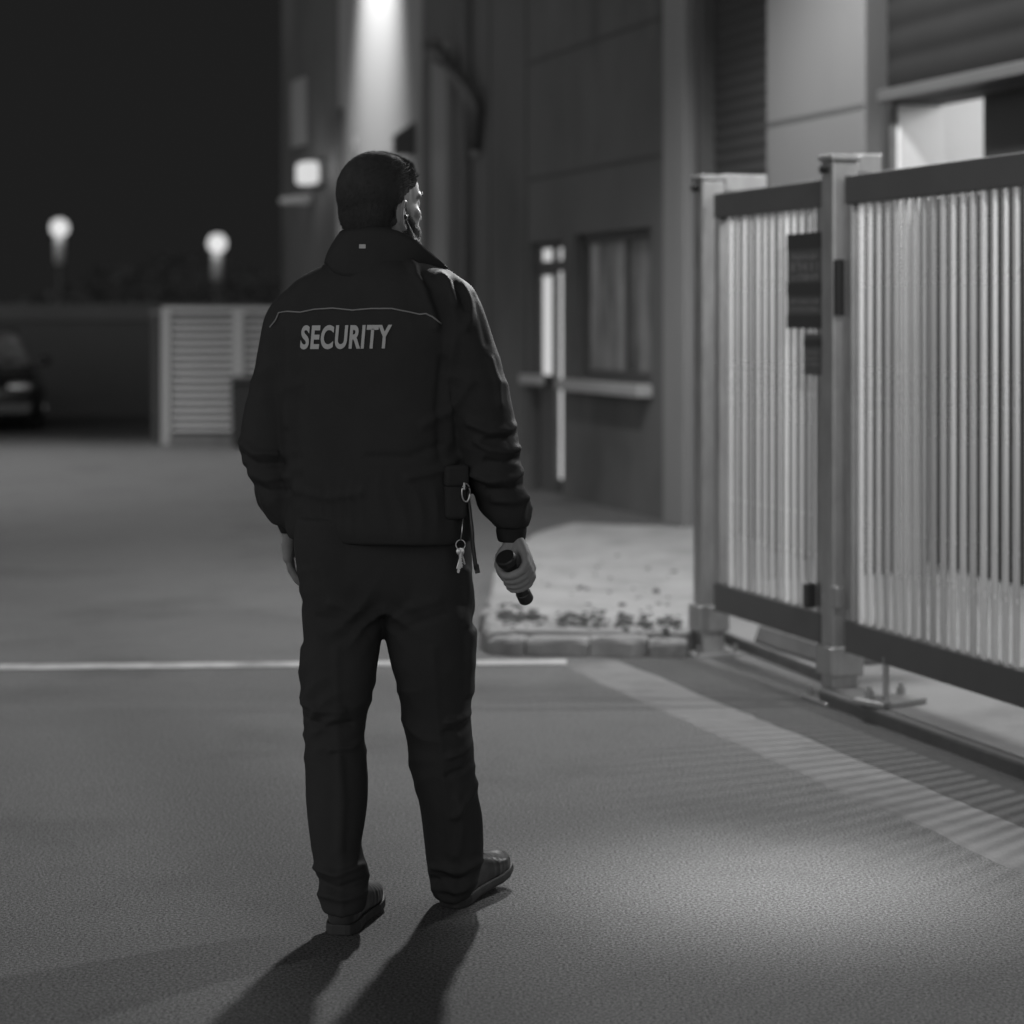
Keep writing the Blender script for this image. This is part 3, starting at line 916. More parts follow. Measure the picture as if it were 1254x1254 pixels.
T_LINES = [(6, .006, [(480, 760), (500, 745), (535, 735)]), (6, .006, [(460, 760), (440, 748), (405, 740)]), (5, -.004, [(484, 780), (505, 765), (545, 752)]), (5, -.004, [(456, 780), (435, 766), (390, 756)]),
           (4, .010, [(582, 868), (566, 880), (548, 884)]), (4, -.009, [(582, 882), (566, 896), (545, 898)]), (4, .010, [(583, 905), (568, 920), (550, 926)]), (4, -.008, [(585, 925), (570, 942), (548, 950)]), (4, .009, [(588, 950), (576, 975), (556, 1000)]),
           (5, .008, [(572, 700), (576, 740), (572, 765)]), (4, .009, [(370, 862), (392, 872), (420, 870)]), (4, -.008, [(370, 878), (395, 890), (430, 886)]), (4, .008, [(449, 900), (430, 915), (405, 918)]),
           (4, .011, [(386, 1062), (410, 1072), (448, 1058)]), (4, -.010, [(388, 1078), (414, 1088), (450, 1076)]), (4, .009, [(392, 1094), (420, 1102), (449, 1092)]),
           (4, .011, [(590, 1052), (565, 1066), (530, 1062)]), (4, -.010, [(588, 1066), (562, 1080), (530, 1076)]), (4, .008, [(582, 1080), (560, 1091), (533, 1088)]), (6, .008, [(560, 980), (566, 1010), (560, 1045)]), (6, .007, [(415, 930), (420, 980), (414, 1040)])]


def jfold(co, n):
    pz = HY - (co.z - EYE) / co.y * F     # rough picture row, used only to know which part of the garment this is
    pxx = CX + co.x / co.y * F
    d = .0022 * noise.noise(co * 9) + .004 * noise.noise(Vector((co.x * 5, co.y * 5, co.z * 2.6)))
    wob = .6 * noise.noise(co * 7)
    if n.y < .05: d += crease(pxx, pz, J_LINES) * max(.22 if pz > 450 else .35, min(1, (.05 - n.y) / .55))
    # sleeve folds above each cuff and at the elbow
    for side in (0, 1):
        arm = (pxx > 555 - max(0, (560 - pz)) * .14) if side else (pxx < 372)
        if arm:
            w = max(0, 1 - abs(pz - 585) / 62)
            d += w * (.003 + .010 * abs(noise.noise(co * 6 + Vector((3, 1, 2))))) * (ridge(co.z / .055 + co.x * 5.5 * (1 if side else -1) + co.y * 4 + 1.6 * wob) - .45)
            w2 = max(0, 1 - abs(pz - 465) / 40)
            d += w2 * .005 * (ridge(co.z / .06 + co.y * 5 + wob) - .4)
    # drape lines running down from the right shoulder
    if pz < 420:
        w = max(0, 1 - abs(pz - 365) / 50) * max(0, 1 - abs(pxx - 545) / 60)
        d += w * .012 * (ridge(co.x / .050 + co.z * 7 + 1.5 * wob) - .4)
    # blouson gather over the hem
    w = max(0, 1 - abs(pz - 620) / 45)
    d += w * .006 * (ridge(math.atan2(co.y - YM, co.x + .31) * 5 + wob * 2) - .4)
    return d


displace(jm, jfold)
jacket = obj('jacket', jm, M['cloth'], PERSON, smooth=True)
bvh = BVHTree.FromPolygons([v.co.copy() for v in jm.vertices], [tuple(p.vertices) for p in jm.polygons])
CAM = Vector((0, 0, EYE))


def onto(px, py, tree=None, lift=.002):
    d = (W(px, py, YM) - CAM).normalized()
    h = (tree or bvh).ray_cast(CAM, d)
    if h[0] is None:
        return None
    nn = h[1] if h[1].dot(d) < 0 else -h[1]
    return h[0] + nn * lift, nn


# --- lettering on the back, lying on the cloth
tm = text_mesh('SECURITY', 1.0, .034)
bm = bmesh.new(); bm.from_mesh(tm)
bmesh.ops.triangulate(bm, faces=bm.faces)
for _ in range(3):
    es = [e for e in bm.edges if e.calc_length() > .14]
    if not es: break
    bmesh.ops.subdivide_edges(bm, edges=es, cuts=1)
    bmesh.ops.triangulate(bm, faces=bm.faces)
xs_ = [v.co.x for v in bm.verts]; ys_ = [v.co.y for v in bm.verts]
xa, xb, ya, yb = min(xs_), max(xs_), min(ys_), max(ys_)
bad = []
for v in bm.verts:
    u = (v.co.x - xa) / (xb - xa); w = (v.co.y - ya) / (yb - ya)
    h = onto(369.5 + 110 * u + 2.5 * (w - .5), 428.0 - 29.5 * w - 1.0 * u, lift=.0030)
    if h is None: bad.append(v)
    else: v.co = h[0]
bmesh.ops.delete(bm, geom=bad, context='VERTS')
lm = bpy.data.meshes.new('lettering'); bm.to_mesh(lm); bm.free()
obj('lettering', lm, M['reflect'], jacket)

# --- piping across the shoulder blades
pp = [(331, 401), (338, 392), (342, 383), (352, 381.5), (368, 382.5), (385, 379), (408, 377.5), (432, 380), (455, 378), (480, 378), (500, 382), (514, 385), (522, 384), (530, 388), (543, 400)]
path = []
for i in range(len(pp) - 1):
    for j in range(4):
        t = j / 4
        h = onto(pp[i][0] + (pp[i + 1][0] - pp[i][0]) * t, pp[i][1] + (pp[i + 1][1] - pp[i][1]) * t, lift=.0018)
        if h: path.append(h[0])
obj('piping', fixn(MB().tube(path, .0019, 6).me('piping')), M['piping'], jacket, smooth=True)

# --- collar
top_c = [(470, 300, .12), (430, 290, .10), (414, 291, .06), (416, 284, .0), (427, 279, -.055), (452, 277, -.085), (478, 280, -.095), (500, 288, -.095), (518, 301, -.085), (535, 316, -.06), (551, 332, -.02), (536, 330, .07)]
bot_c = [(470, 330, .12), (425, 325, .11), (400, 322, .05), (399, 324, -.03), (412, 335, -.09), (448, 341, -.120), (478, 341, -.120), (499, 341, -.108), (514, 340, -.08), (524, 340, -.05), (531, 341, -.01), (522, 338, .07)]
def smooth_path(c, k=5):
    return [Vector(q) for q in densify([tuple(q) for q in c], k)]
tp = smooth_path(top_c); bt = smooth_path(bot_c)
cv, cf = [], []
nv = 8
for i, (a, b) in enumerate(zip(tp, bt)):
    A = W(a.x, a.y, YM + a.z); B = W(b.x, b.y, YM + b.z)
    for j in range(nv + 1):
        t = j / nv
        q = B.lerp(A, t)
        out = Vector((q.x - (467 - CX) / F * YM, q.y - YM, 0)).normalized()
        cv.append(q + out * (.005 * math.sin(math.pi * t) + .0025 * noise.noise(q * 25)))
n = nv + 1
for i in range(len(tp) - 1):
    for j in range(nv):
        cf.append((i * n + j, i * n + j + 1, (i + 1) * n + j + 1, (i + 1) * n + j))
cme = mesh('collar', cv, cf)
bm = bmesh.new(); bm.from_mesh(cme)
bmesh.ops.recalc_face_normals(bm, faces=bm.faces)
bmesh.ops.solidify(bm, geom=bm.faces[:], thickness=.009)
bmesh.ops.recalc_face_normals(bm, faces=bm.faces)
bm.to_mesh(cme); bm.free()
collar = obj('collar', cme, M['cloth'], jacket, smooth=True)
cb_ = BVHTree.FromPolygons([v.co.copy() for v in cme.vertices], [tuple(p.vertices) for p in cme.polygons])
tg = []
for (a, b) in ((440, 304.5), (448, 304.5), (448, 299.5), (440, 299.5)):
    h = onto(a, b, cb_, .0015)
    tg.append(h[0])
obj('collar_tag', mesh('collar_tag', tg, [(0, 1, 2, 3)]), M['reflect'], collar)

# --- cuffs and hem band
def band(name, rows, m, par, yaw=0.0, e=2.1):
    return obj(name, fixn(MB().ring_loft(px_rings(densify(rows), yaw, e)).me(name)), m, par, smooth=True)
band('cuff', [(608, 645, 641, -.06, .040), (607.5, 645, 650, -.06, .038), (609, 643.5, 660, -.06, .036), (611, 642, 663, -.06, .033)], M['rib'], jacket)
band('cuff', [(338, 368, 637, .05, .038), (341, 368, 646, .05, .036), (344, 367, 652, .05, .033)], M['rib'], jacket)

# --- trousers
tb = MB()
tb.ring_loft(px_rings(densify(lleg), 0, 2.25))
tb.ring_loft(px_rings(densify(rleg), 0, 2.25))
tb.ring_loft(px_rings(densify([(362, 572, 628, 0, .125), (364, 573, 670, 0, .128), (368, 574, 705, 0, .124), (376, 572, 735, 0, .11), (400, 545, 752, 0, .08)]), 0, 2.4))
# cargo pockets on the outer thighs
for rows in ([(548, 584, 768, -.01, .05), (551, 585.5, 776, -.01, .058), (553, 584, 815, -.005, .058), (553, 581, 850, .0, .05)],
             [(366, 395, 790, -.01, .05), (366, 396, 797, -.01, .056), (366, 396, 835, -.01, .056), (368, 394, 858, -.01, .05)]):
    tb.ring_loft(px_rings(densify(rows), 0, 2.6))
trm = remesh(fixn(tb.me('trousers')), .0055, 7, .5)
def tfold(co, n):
    pz = HY - (co.z - EYE) / co.y * F
    d = .0025 * noise.noise(co * 10) + .0045 * noise.noise(Vector((co.x * 5, co.y * 5, co.z * 2.2)))
    wob = .7 * noise.noise(co * 6)
    k = abs(noise.noise(co * 5 + Vector((5, 2, 8)))) * 2.4
    w = max(0, 1 - abs(pz - 1075) / 55)
    d += w * .012 * k * (ridge(co.z / .055 + co.x * 6.0 + co.y * 4 + 2 * wob) - .4)
    w = max(0, 1 - abs(pz - 890) / 100)
    d += w * .010 * k * (ridge(co.z / .08 - co.x * 7.0 + 2 * wob) - .4)
    w = max(0, 1 - abs(pz - 745) / 60)
    d += w * .009 * k * (ridge(co.z / .08 + abs(co.x + .30) * 8 + 2 * wob) - .4)
    if n.y < .05: d += crease(CX + co.x / co.y * F, pz, T_LINES) * max(.15, min(1, (.05 - n.y) / .6))
    # pressed seam down the back of each leg
    if pz > 790:
        pxx = CX + co.x / co.y * F
        cxl = 412 + (pz - 800) * .02 if pxx < 470 else 530 + (pz - 800) * .09
        if n.y < 0: d += .004 * math.exp(-((pxx - cxl) / 5.0) ** 2)
    return d
displace(trm, tfold)
trousers = obj('trousers', trm, M['cloth2'], PERSON, smooth=True)
tbvh = BVHTree.FromPolygons([v.co.copy() for v in trm.vertices], [tuple(p.vertices) for p in trm.polygons])
# --- shoes
def shoe(px, py, Y, ang, pitch, L=.285):
    heel = G(px, py); heel.y = Y; heel.x = (px - CX) / F * Y; heel.z = 0
    MT = Matrix.Translation(heel) @ Matrix.Rotation(-ang, 4, 'Z') @ Matrix.Rotation(pitch, 4, 'X')
    # outline half widths along the length
    prof = [(0.0, .012), (.005, .024), (.016, .033), (.04, .038), (.09, .037), (.14, .041), (.19, .049), (.225, .050), (.255, .043), (.275, .029), (.285, .012)]
    prof = [(a * L / .285, b) for a, b in prof]
    # upper
    hts = [.066, .078, .09, .105, .112, .100, .080, .067, .058, .048, .034]
    up = MB(); rings = []
    for (y, hw), h in zip(prof, hts):
        spring = .016 * max(0, (y - .17) / .115) ** 2
        ring = []
        for j in range(24):
            t = 2 * math.pi * j / 24
            c, s = math.cos(t), math.sin(t)
            z = .014 + spring + (h - .014) * (.5 + .5 * math.copysign(abs(s) ** .75, s))
            x = (hw - .001) * math.copysign(abs(c) ** (.7 if s > 0 else .3), c) * (1.0 if s < 0 else 1 - .42 * s ** 2)
            ring.append(Vector((x, y, z)))
        rings.append(ring)
    up.ring_loft(rings).xform(MT)
    me = remesh(fixn(up.me('shoe')), .004, 3)
    def cre(co, n):
        q = MT.inverted() @ co
        return .0018 * (ridge(q.y / .022 + q.x * 3) - .4) * max(0, 1 - abs(q.y - .19) / .05) + .0012 * noise.noise(co * 40)
    displace(me, cre)
    sh = obj('shoe', me, M['shoe'], PERSON, smooth=True)
    # sole with heel block
    so = MB(); rings = []
    for (y, hw) in prof:
        spring = .016 * max(0, (y - .17) / .115) ** 2
        heelz = 0.0 if y < .085 else .005
        w = hw + .003
        ring = []
        for sx, zz_ in ((-1, heelz), (1, heelz), (1.02, .014), (.98, .026), (-.98, .026), (-1.02, .014)):
            ring.append(Vector((sx * w, y - .003 if y < .01 else y + .003, zz_ + spring)))
        rings.append(ring)
    so.ring_loft(rings).xform(MT)
    obj('sole', bevelled(fixn(so.me('sole')), .003, 2), M['sole'], sh, smooth=False)
    # laces
    la = MB()
    for k in range(4):
        y = .135 + k * .019
        z = .103 - k * .0085
        la.capsule([(-.019, y, z - .006), (0, y - .004, z + .003), (.019, y, z - .006)], [.0022] * 3, 6)
    la.xform(MT)
    obj('laces', fixn(la.me('laces')), M['cloth'], sh, smooth=True)
    return sh
shoe(415, 1146, 5.16, R(11), 0.0)
shoe(550, 1112, 5.40, R(27), R(5.5))

# --- body: head, neck, arms, hands, legs as one continuous surface
HC = W(468, 249, YM + .01)
HM = Matrix.Translation(HC) @ Matrix.Rotation(-R(46), 4, 'Z') @ Matrix.Rotation(R(1), 4, 'X') @ Matrix.Scale(1.04, 4)
hb = MB()
hb.ball((0, -.016, .020), (.077, .099, .092), 32, 22)          # cranium
hb.ball((0, -.040, -.015), (.070, .068, .078), 28, 18)         # occiput
hb.ball((0, .026, .026), (.068, .066, .070), 28, 18)           # forehead
hb.ball((0, .029, -.028), (.067, .064, .068), 28, 18)          # mid face
hb.ball((0, .036, -.062), (.060, .058, .048), 28, 18)          # lower face
hb.ball((0, .056, -.090), (.040, .038, .026), 24, 14)          # chin
for sx in (-1, 1):
    hb.capsule([(sx * .064, -.010, -.045), (sx * .058, .015, -.082), (sx * .03, .062, -.096)], [.018, .020, .018], 14)   # jaw line
    hb.ball((sx * .041, .052, -.026), (.026, .023, .020), 20, 12)        # cheek bone
    hb.ball((sx * .031, .072, .000), (.016, .012, .012), 14, 10)         # eyeball with lids
    hb.capsule([(sx * .012, .087, .017), (sx * .034, .082, .022), (sx * .056, .064, .016)], [.007, .008, .007], 10)      # brow
    hb.ball((sx * .010, .098, -.036), (.008, .010, .008), 12, 8)         # nostril wing
    # ear
    eo = Vector((sx * .004, -.004, -.024))
    ear = [Vector((sx * .072, .006, -.030)), Vector((sx * .077, .000, -.038)), Vector((sx * .084, -.012, -.026)), Vector((sx * .093, -.021, -.006)), Vector((sx * .096, -.022, .012)), Vector((sx * .093, -.014, .024)), Vector((sx * .086, -.003, .025)), Vector((sx * .076, .004, .014))]
    hb.capsule([q + eo for q in ear], [.0060, .0064, .0046, .0044, .0046, .0046, .0044, .0040], 8)
    hb.capsule([Vector((sx * .076, -.004, -.022)) + eo, Vector((sx * .082, -.012, -.006)) + eo, Vector((sx * .084, -.013, .010)) + eo], [.0055, .0045, .004], 8)
    hb.ball(Vector((sx * .074, -.008, -.004)) + eo, (.008, .014, .026), 12, 10)
    hb.ball(Vector((sx * .074, .008, -.010)) + eo, (.006, .006, .008), 8, 6)
hb.capsule([(0, .086, .012), (0, .098, -.012), (0, .110, -.033)], [.008, .009, .0105], 12)   # nose
hb.ball((0, .089, -.064), (.022, .010, .0055), 14, 8)                   # upper lip
hb.ball((0, .087, -.074), (.019, .010, .006), 14, 8)                    # lower lip
hb.xform(HM)
# neck down into the torso
nk0 = HM @ Vector((0, -.035, -.06)); nk1 = W(468, 320, YM + .01)
hb.capsule([nk0, nk0.lerp(nk1, .5), nk1], [.064, .062, .072], 24)
# core of trunk and limbs, inside the clothes
core = [r for r in torso if r[2] >= 330]
hb.ring_loft(px_rings(core, YAW, 2.3, .035))
hb.ring_loft(px_rings(larm[3:], 0, 2.0, .024))
hb.ring_loft(px_rings(rarm[3:], 0, 2.0, .024))
for sd_ in ((372, 415, .04), (556, 415, -.06)):
    hb.capsule([W(sd_[0], 400, YM + sd_[2]), W(460, 385, YM)], [.05, .06], 16)
hb.ring_loft(px_rings([r for r in lleg if r[2] < 1090], 0, 2.0, .020))
hb.ring_loft(px_rings([r for r in rleg if r[2] < 1075], 0, 2.0, .020))

# right hand round the torch
TA = W(619.0, 683, 5.170); TB = W(643.0, 731, 5.255)     # torch axis: lens end near the eye, tail end below
ax = (TB - TA).normalized()
ex = Vector((1, 0, 0)); ex = (ex - ax * ex.dot(ax)).normalized()
ey = ax.cross(ex).normalized()
if ey.y > 0: ey = -ey                                      # ey points to the camera
TLEN = (TB - TA).length
def cyl(s, ang, r):
    return TA + ax * s + (ex * math.cos(R(ang)) + ey * math.sin(R(ang))) * r
fing = [(.036, .0094, 1.0), (.0535, .0097, 1.05), (.0705, .0092, 1.0), (.0865, .0080, .88)]
wr = W(626, 655, 5.24)
knk = []
for s_, r_, k in fing:
    K = cyl(s_ - .012, -28, .044 * (.96 + .04 * k))
    knk.append(K)
    pth = [K, cyl(s_ - .006, 2, .040), cyl(s_ - .001, 32, .034), cyl(s_, 60, .0275), cyl(s_ + .001, 92, .0250), cyl(s_ + .001, 125, .0245), cyl(s_ + .001, 158, .0240), cyl(s_, 190, .0225)]
    hb.capsule(pth, [r_ * 1.18, r_ * 1.10, r_ * 1.05, r_ * 1.12, r_, r_ * .98, r_ * .95, r_ * .85], 12)
# palm: bridge from wrist to each knuckle, plus heel of the hand
for K, (s_, r_, k) in zip(knk, fing):
    mid = wr.lerp(K, .55) + ex * .004
    hb.capsule([wr + Vector((.002, .005, .0)), mid, K], [.019, .0165, .0125], 12)
    hb.capsule([mid, cyl(s_ - .004, -75, .030)], [.015, .014], 12)
# thumb leaves the side of the palm and closes over the far side
tb0 = wr.lerp(knk[0], .25) + Vector((-.008, -.004, -.004))
hb.capsule([tb0, cyl(.020, 235, .036), cyl(.028, 205, .030), cyl(.040, 176, .0265), cyl(.050, 160, .025)], [.0135, .0125, .0110, .0098, .0085], 12)
hb.capsule([W(626, 630, 5.24), wr, wr + Vector((.003, 0, -.02))], [.027, .025, .022], 16)     # wrist

# left hand, relaxed, hanging beside the thigh
lw = W(356, 652, 5.36)
hb.capsule([W(354, 632, 5.35), lw], [.026, .024], 14)
pal = [lw, W(354, 668, 5.375), W(356, 682, 5.39)]
for k, (dx, ln, rr_) in enumerate(((-.022, .070, .0088), (-.008, .080, .0092), (.007, .075, .009), (.020, .060, .0078))):
    # fingers spread along the depth axis (back of the hand faces left)
    kn = W(353, 682, 5.385) + Vector((.002, -dx * 1.5, 0))
    hb.capsule([lw + Vector((0, -dx * .7, 0)), lw.lerp(kn, .55) + Vector((-.003, 0, 0)), kn], [.018, .0165, .0125], 12)
    hb.capsule([kn, kn + Vector((.006, .002, -ln * .42)), kn + Vector((.020, .004, -ln * .75)), kn + Vector((.036, .006, -ln * .95))], [rr_ * 1.15, rr_ * 1.05, rr_, rr_ * .85], 12)
hb.capsule([lw + Vector((.004, .022, -.01)), lw + Vector((.012, .045, -.035)), lw + Vector((.020, .052, -.062)), lw + Vector((.026, .050, -.085))], [.015, .0125, .0108, .009], 12)

bme = remesh(fixn(hb.me('body')), .0026, 3, .5)
HI = HM.inverted()
bm = bmesh.new(); bm.from_mesh(bme)
face_v = [v for v in bm.verts if (lambda q: q.length < .15 and abs(q.x) < .068 and q.y > .0)(HI @ v.co)]
for _ in range(9):
    bmesh.ops.smooth_vert(bm, verts=face_v, factor=.5, use_axis_x=True, use_axis_y=True, use_axis_z=True)
bm.to_mesh(bme); bm.free(); bme.update()
body = obj('body', bme, M['skin'], PERSON, smooth=True)

# --- hair and beard: shells lifted from the scalp with short strands on them
HI = HM.inverted()
def hair_amt(q):
    """0..1 hair density at head-local point q"""
    z, y, x = q.z + .005 * noise.noise(q * 140), q.y, abs(q.x)
    if z < -.125: return 0
    if y > -.0:      # in front of the ear: hairline rises to the forehead
        line = .012 + (y - .0) * .55 if y < .05 else .0395 + (y - .05) * 1.5
        if y > .03 and x < .05: line = max(line, .066 + (x < .03) * 0.0)
        return max(0, min(1, (z - line) / .012))
    if x > .0785 and -.07 < z < .006 and y > -.034: return 0          # the ear itself
    line = -.012 if y > -.012 else (-.012 - .085 * min(1, (-.012 - y) / .022))
    return max(0, min(1, (z - line) / .02))
def beard_amt(q):
    z, y, x = q.z, q.y, abs(q.x)
    if z < -.125 or y < -.004 or x > .080: return 0
    top = -.012 - max(0, y - .008) * .85 + .003 * noise.noise(q * 120)
    if y > .055: top = -.052 + .003 * noise.noise(q * 120)
    if y > .074 and x < .021 and -.081 < z < -.061: return 0.0   # lips
    if y > .074 and x < .012 and z > -.050: return 0.0
    if y < .012: top = -.005
    return max(0, min(1, (top - z) / .012))

def shell(name, amt, lift, m, par, strands, slen, seed):
    rnd = random.Random(seed)
    faces = []
    am = {}
    for p in bme.polygons:
        c = HI @ p.center
        if c.length > .17: continue
        if amt(c) > 0.02: faces.append(p)
    idx = {}; v = []; f = []
    for p in faces:
        ff = []
        for i in p.vertices:
            if i not in idx:
                q = HI @ bme.vertices[i].co
                a = amt(q)
                idx[i] = len(v)
                v.append(bme.vertices[i].co + bme.vertices[i].normal * (lift(q) * a - .0006 * (1 - a) + .0008 * noise.noise(bme.vertices[i].co * 160) * a))
            ff.append(idx[i])
        f.append(tuple(ff))
    # strands
    for _ in range(strands):
        p = rnd.choice(faces)
        q = HI @ p.center
        a = amt(q)
        if rnd.random() > a: continue
        L, comb = slen(q, rnd)
        nn = p.normal
        d = (nn * (1.0) + (HM.to_3x3() @ comb)).normalized()
        d = (d + Vector((rnd.uniform(-1, 1), rnd.uniform(-1, 1), rnd.uniform(-1, 1))) * .22).normalized()
        c = p.center + nn * (lift(q) * a * .6) + Vector((rnd.uniform(-1, 1), rnd.uniform(-1, 1), rnd.uniform(-1, 1))) * .001
        sd = d.cross(nn)
        if sd.length < 1e-4: sd = d.orthogonal()
        sd = sd.normalized() * rnd.uniform(.00035, .0006)
        b = len(v)
        mid = c + d * L * .6 + nn * L * .05
        tip = c + d * L + (HM.to_3x3() @ comb) * L * .25
        v += [c - sd, c + sd, mid + sd * .7, mid - sd * .7, tip]
        f += [(b, b + 1, b + 2, b + 3), (b + 3, b + 2, b + 4)]
    return obj(name, mesh(name, v, f), m, par, smooth=True)

def h_lift(q):
    t = max(0, min(1, (q.z - .0) / .10))
    fr_ = max(0, min(1, (q.y - .0) / .06))
    return .0028 + .005 * t + .005 * t * fr_
def h_len(q, rnd):
    t = max(0, min(1, (q.z - .02) / .07))
    fr_ = max(0, min(1, (q.y - .01) / .05))
    if t > .1 + rnd.random() * .6:
        return rnd.uniform(.006, .011) + .005 * fr_ * t, Vector((.15 * rnd.uniform(-1, 1), .7 * (1 - fr_) + .25, .5 * fr_))
    return rnd.uniform(.003, .006), Vector((0, -.3, -1.2))
shell('hair', hair_amt, h_lift, M['hair'], body, 16000, h_len, 3)
shell('beard', beard_amt, lambda q: .004, M['beard'], body, 6000, lambda q, rnd: (rnd.uniform(.003, .007), Vector((0, .3, -.9))), 5)
for sx in (-1, 1):     # eyes and eyebrows
    ey_ = obj('eye', fixn(MB().ball(HM @ Vector((sx * .031, .0745, -.001)), .0108, 14, 10).me('eye')), M['eye'], body, smooth=True)
    obj('iris', fixn(MB().ball(HM @ Vector((sx * .031, .0812, -.001)), .0046, 10, 8).me('iris')), M['black'], ey_, smooth=True)
    eb = MB().capsule([(sx * .014, .0965, .0205), (sx * .034, .0925, .0265), (sx * .056, .075, .018)], [.0014, .0020, .0012], 8).xform(HM)
    obj('eyebrow', fixn(eb.me('eyebrow')), M['hair'], body, smooth=True)

# --- torch in the hand
tor = thing('torch', TA, 'short black torch gripped in the right hand of the guard', 'torch')
def along(s): return TA + ax * s
Lb = TLEN + .012
obj('torch_barrel', fixn(MB().tube([along(s) for s in (.018, .019, .034, .036, .060, .062, Lb - .03, Lb - .028, Lb - .004, Lb)], [.0205, .0200, .0165, .0158, .0158, .0160, .0160, .0180, .0182, .0160], 28).me('torch_barrel')), M['black'], tor, smooth=False)
obj('torch_head', fixn(MB().tube([along(s) for s in (-.004, -.001, .006, .012, .0178)], [.0215, .0238, .0242, .0236, .0208], 28).me('torch_head')), M['black'], tor)
obj('lens', fixn(MB().tube([along(-.0046), along(-.0042)], .0185, 24).me('lens')), M['black'], tor)

# --- things on the belt: pouch, strap, keys
h = onto(556, 603, lift=0)
c, nn = h
side = Vector((0, 0, 1)).cross(nn).normalized()
upv = nn.cross(side).normalized()
FRM = lambda u, v, w: c + side * u + nn * v + Vector((0, 0, 1)) * w
po = thing('belt_pouch', c, 'black holster pouch clipped at the right hip over the jacket hem', 'pouch')
obj('pouch_body', bevelled(fixn(MB().box(-.028, .028, -.01, .020, -.064, .05, FRM).me('pouch_body')), .012, 3), M['cloth'], po)
obj('flap', bevelled(fixn(MB().box(-.030, .030, -.01, .0275, .012, .064, FRM).me('flap')), .010, 3), M['cloth'], po)
obj('clip', bevelled(fixn(MB().box(.012, .018, .0276, .031, .004, .022, FRM).me('clip')), .002, 2), M['keys'], po)
cq = [FRM(.020 + .010 * math.cos(a), .026, -.002 + .021 * math.sin(a)) for a in [2 * math.pi * i / 20 for i in range(21)]]
ca = thing('carabiner', cq[0], 'small dull steel carabiner clipped to the hip pouch of the guard', 'carabiner')
obj('loop', fixn(MB().tube(cq, .0022, 6).me('loop')), M['keys'], ca, smooth=True)
obj('gate', fixn(MB().capsule([cq[2] + Vector((0, -.003, 0)), cq[8] + Vector((0, -.003, 0))], [.0018, .0018], 6).me('gate')), M['black'], ca, smooth=True)
# strap loop
sp = thing('strap', W(577, 620, 5.2), 'narrow black strap dangling at the right hip beside the keys', 'strap')
pa = [W(572, 600, 5.20), W(575, 625, 5.19), W(578, 650, 5.185), W(579, 668, 5.185), W(583, 697, 5.185)]
pa = [Vector(q) for q in densify([tuple(q) for q in pa], 4)]
obj('webbing', fixn(MB().tube(pa, [.0055] * len(pa), 6).me('webbing')), M['shoe'], sp, smooth=True)
obj('strap_end', bevelled(fixn(MB().box(-.006, .006, -.003, .003, -.022, 0).xform(Matrix.Translation(pa[-1] + Vector((0, 0, .012))) @ Matrix.Rotation(R(-10), 4, 'Y')).me('strap_end')), .002), M['black'], sp)
# key ring
kc = W(564, 667, 5.165)
kr = thing('bunch_of_keys', kc, 'bunch of small steel keys on a ring at the right hip of the guard', 'keys')
rg = [kc + Vector((.011 * math.cos(a), .003 * math.sin(a), .011 * math.sin(a))) for a in [2 * math.pi * i / 24 for i in range(25)]]
obj('ring', fixn(MB().tube(rg, .0014, 6).me('ring')), M['keys'], kr, smooth=True)
obj('chain', fixn(MB().tube([kc + Vector((0, 0, .011)), kc + Vector((.003, -.003, .03)), kc + Vector((.006, .0, .062))], .0018, 6).me('chain')), M['keys'], kr, smooth=True)
for i, (rx, L_, ox) in enumerate(((8, .058, .004), (-7, .046, -.006), (15, .050, .009), (-16, .040, -.002))):
    kq = MB()
    kq.ball((0, 0, -.008), (.008, .0012, .009), 12, 8)
    kq.box(-.0026, .0026, -.001, .001, -L_, -.012)
    for j in range(4):
        kq.box(.0026, .0026 + .0012 * (1 + j % 2), -.001, .001, -L_ + .004 + j * .006, -L_ + .007 + j * .006)
    kq.xform(Matrix.Translation(kc + Vector((ox * .6, .002 * i - .003, -.008))) @ Matrix.Rotation(R(rx), 4, 'Y') @ Matrix.Rotation(R(25 * i), 4, 'Z'))
    obj('key', fixn(kq.me('key')), M['keys'], kr)

# --- earpiece with its thin cable
er = HM @ Vector((.084, -.004, -.034))
ep = thing('earpiece', er, 'small earpiece with thin cable in the right ear of the guard', 'earpiece')
obj('ear_bud', fixn(MB().ball(er, .0055, 10, 8).me('ear_bud')), M['black'], ep, smooth=True)
cp = [er, HM @ Vector((.085, .008, -.056)), HM @ Vector((.080, .022, -.072)), HM @ Vector((.078, .026, -.105))]
obj('cable', fixn(MB().tube(cp, .0011, 6).me('cable')), M['piping'], ep, smooth=True)

# ------------------------------------------------------------------ light
def spot(name, loc, aim, energy, cone, blend, size):
    li = bpy.data.lights.new(name, 'SPOT'); li.energy = energy; li.spot_size = R(cone); li.spot_blend = blend; li.shadow_soft_size = size
    o = bpy.data.objects.new(name, li); COL.objects.link(o)
    o.location = loc
    o.rotation_euler = (Vector(aim) - Vector(loc)).to_track_quat('-Z', 'Y').to_euler()
    return o
def point(name, loc, energy, size):
    li = bpy.data.lights.new(name, 'POINT'); li.energy = energy; li.shadow_soft_size = size
    o = bpy.data.objects.new(name, li); COL.objects.link(o); o.location = loc
    return o

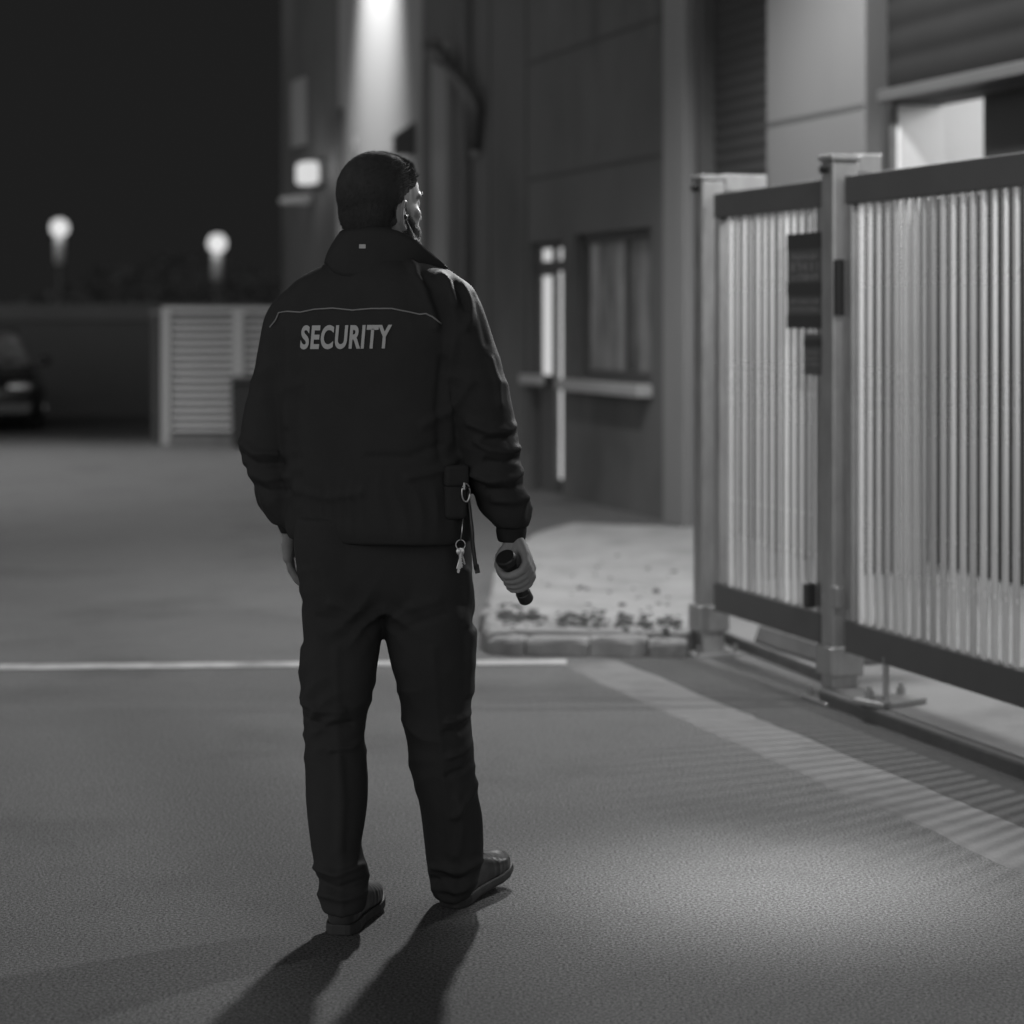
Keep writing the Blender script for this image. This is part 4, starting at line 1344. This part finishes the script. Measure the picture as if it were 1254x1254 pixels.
spot('yard_lamp', (.30, 11.3, 5.2), (.0, 10.4, 0), 1350, 152, .5, .16)
spot('wall_lamp_gate', WALL.at(-7.6, .35, 3.3), GATE.at(-1.2, .5, 0), 420, 150, .6, .08)
spot('face_rim_spot', WALL.at(-4.4, .35, 4.5), (-.20, 5.3, 1.66), 3300, 10, .6, .06)  # added narrow spot without a fixture, brightens face and shoulder edge
spot('picket_fill_spot', (1.75, 1.6, 4.6), GATE.at(-.35, 0, 1.5), 620, 22, .9, .06)  # added fill spot, coned onto the gate to brighten the pickets
spot('pool_lamp', (1.95, 6.1, 4.8), (.70, 5.62, 0), 1900, 15.5, 1.0, .35)
# wall washer high on the far bay
spot('wall_washer', WALL.at(T(474), .30, 7.6), WALL.at(T(466), -.55, 4.0), 15500, 46, 1.0, .05)
point('bulkhead_light', BULK, 6, .12)
point('doorway_light', WALL.at(-4.3, -.8, 2.8), 34, .15)
spot('far_ground_fill', (-6, 22, 7), (-5.5, 21, 0), 2100, 92, .8, .2)  # added fill, no fixture, brightens the ground at the far left

# night sky: nearly black, plus added low glow behind and left that lifts blacks
w = bpy.data.worlds.new('World'); SC.world = w; w.use_nodes = True
nt = w.node_tree; NN, LL = nt.nodes, nt.links
bg = NN['Background']
tc = NN.new('ShaderNodeTexCoord'); sx = NN.new('ShaderNodeSeparateXYZ'); LL.new(tc.outputs['Generated'], sx.inputs[0])
def mr(src, a, b, c, d):
    n = NN.new('ShaderNodeMapRange'); n.interpolation_type = 'SMOOTHSTEP'
    for k, v in zip(('From Min', 'From Max', 'To Min', 'To Max'), (a, b, c, d)): n.inputs[k].default_value = v
    LL.new(src, n.inputs['Value']); return n.outputs['Result']
dirn = NN.new('ShaderNodeMath'); dirn.operation = 'MULTIPLY_ADD'
LL.new(sx.outputs['X'], dirn.inputs[0]); dirn.inputs[1].default_value = .75; LL.new(sx.outputs['Y'], dirn.inputs[2])
back = mr(dirn.outputs[0], .25, -.55, 0, 1)
low = mr(sx.outputs['Z'], .85, .02, 0, 1)
m1 = NN.new('ShaderNodeMath'); m1.operation = 'MULTIPLY'; LL.new(back, m1.inputs[0]); LL.new(low, m1.inputs[1])
m2 = NN.new('ShaderNodeMath'); m2.operation = 'MULTIPLY_ADD'; LL.new(m1.outputs[0], m2.inputs[0]); m2.inputs[1].default_value = .95; m2.inputs[2].default_value = .0125
cbn = NN.new('ShaderNodeCombineColor')
for i in range(3): LL.new(m2.outputs[0], cbn.inputs[i])
LL.new(cbn.outputs[0], bg.inputs['Color'])
bg.inputs['Strength'].default_value = 1.0

# ------------------------------------------------------------------ camera
cd = bpy.data.cameras.new('camera')
co = bpy.data.objects.new('camera', cd); COL.objects.link(co)
co.location = (0, 0, EYE); co.rotation_euler = (math.pi / 2, 0, 0)
cd.sensor_width = 36; cd.lens = 36 * F / 1254
cd.shift_y = -(627 - HY) / 1254
cd.clip_start = .1; cd.clip_end = 600
cd.dof.use_dof = True; cd.dof.focus_distance = 5.28
cd.dof.aperture_fstop = cd.lens / 33.0
cd.dof.aperture_blades = 0
SC.camera = co

SC.render.engine = 'CYCLES'
SC.view_settings.view_transform = 'Standard'
SC.view_settings.look = 'None'
SC.view_settings.exposure = 0
SC.view_settings.gamma = 1
SC.cycles.use_denoising = True
SC.cycles.max_bounces = 6
SC.cycles.sample_clamp_indirect = 4
SC.cycles.caustics_reflective = False
SC.cycles.caustics_refractive = False
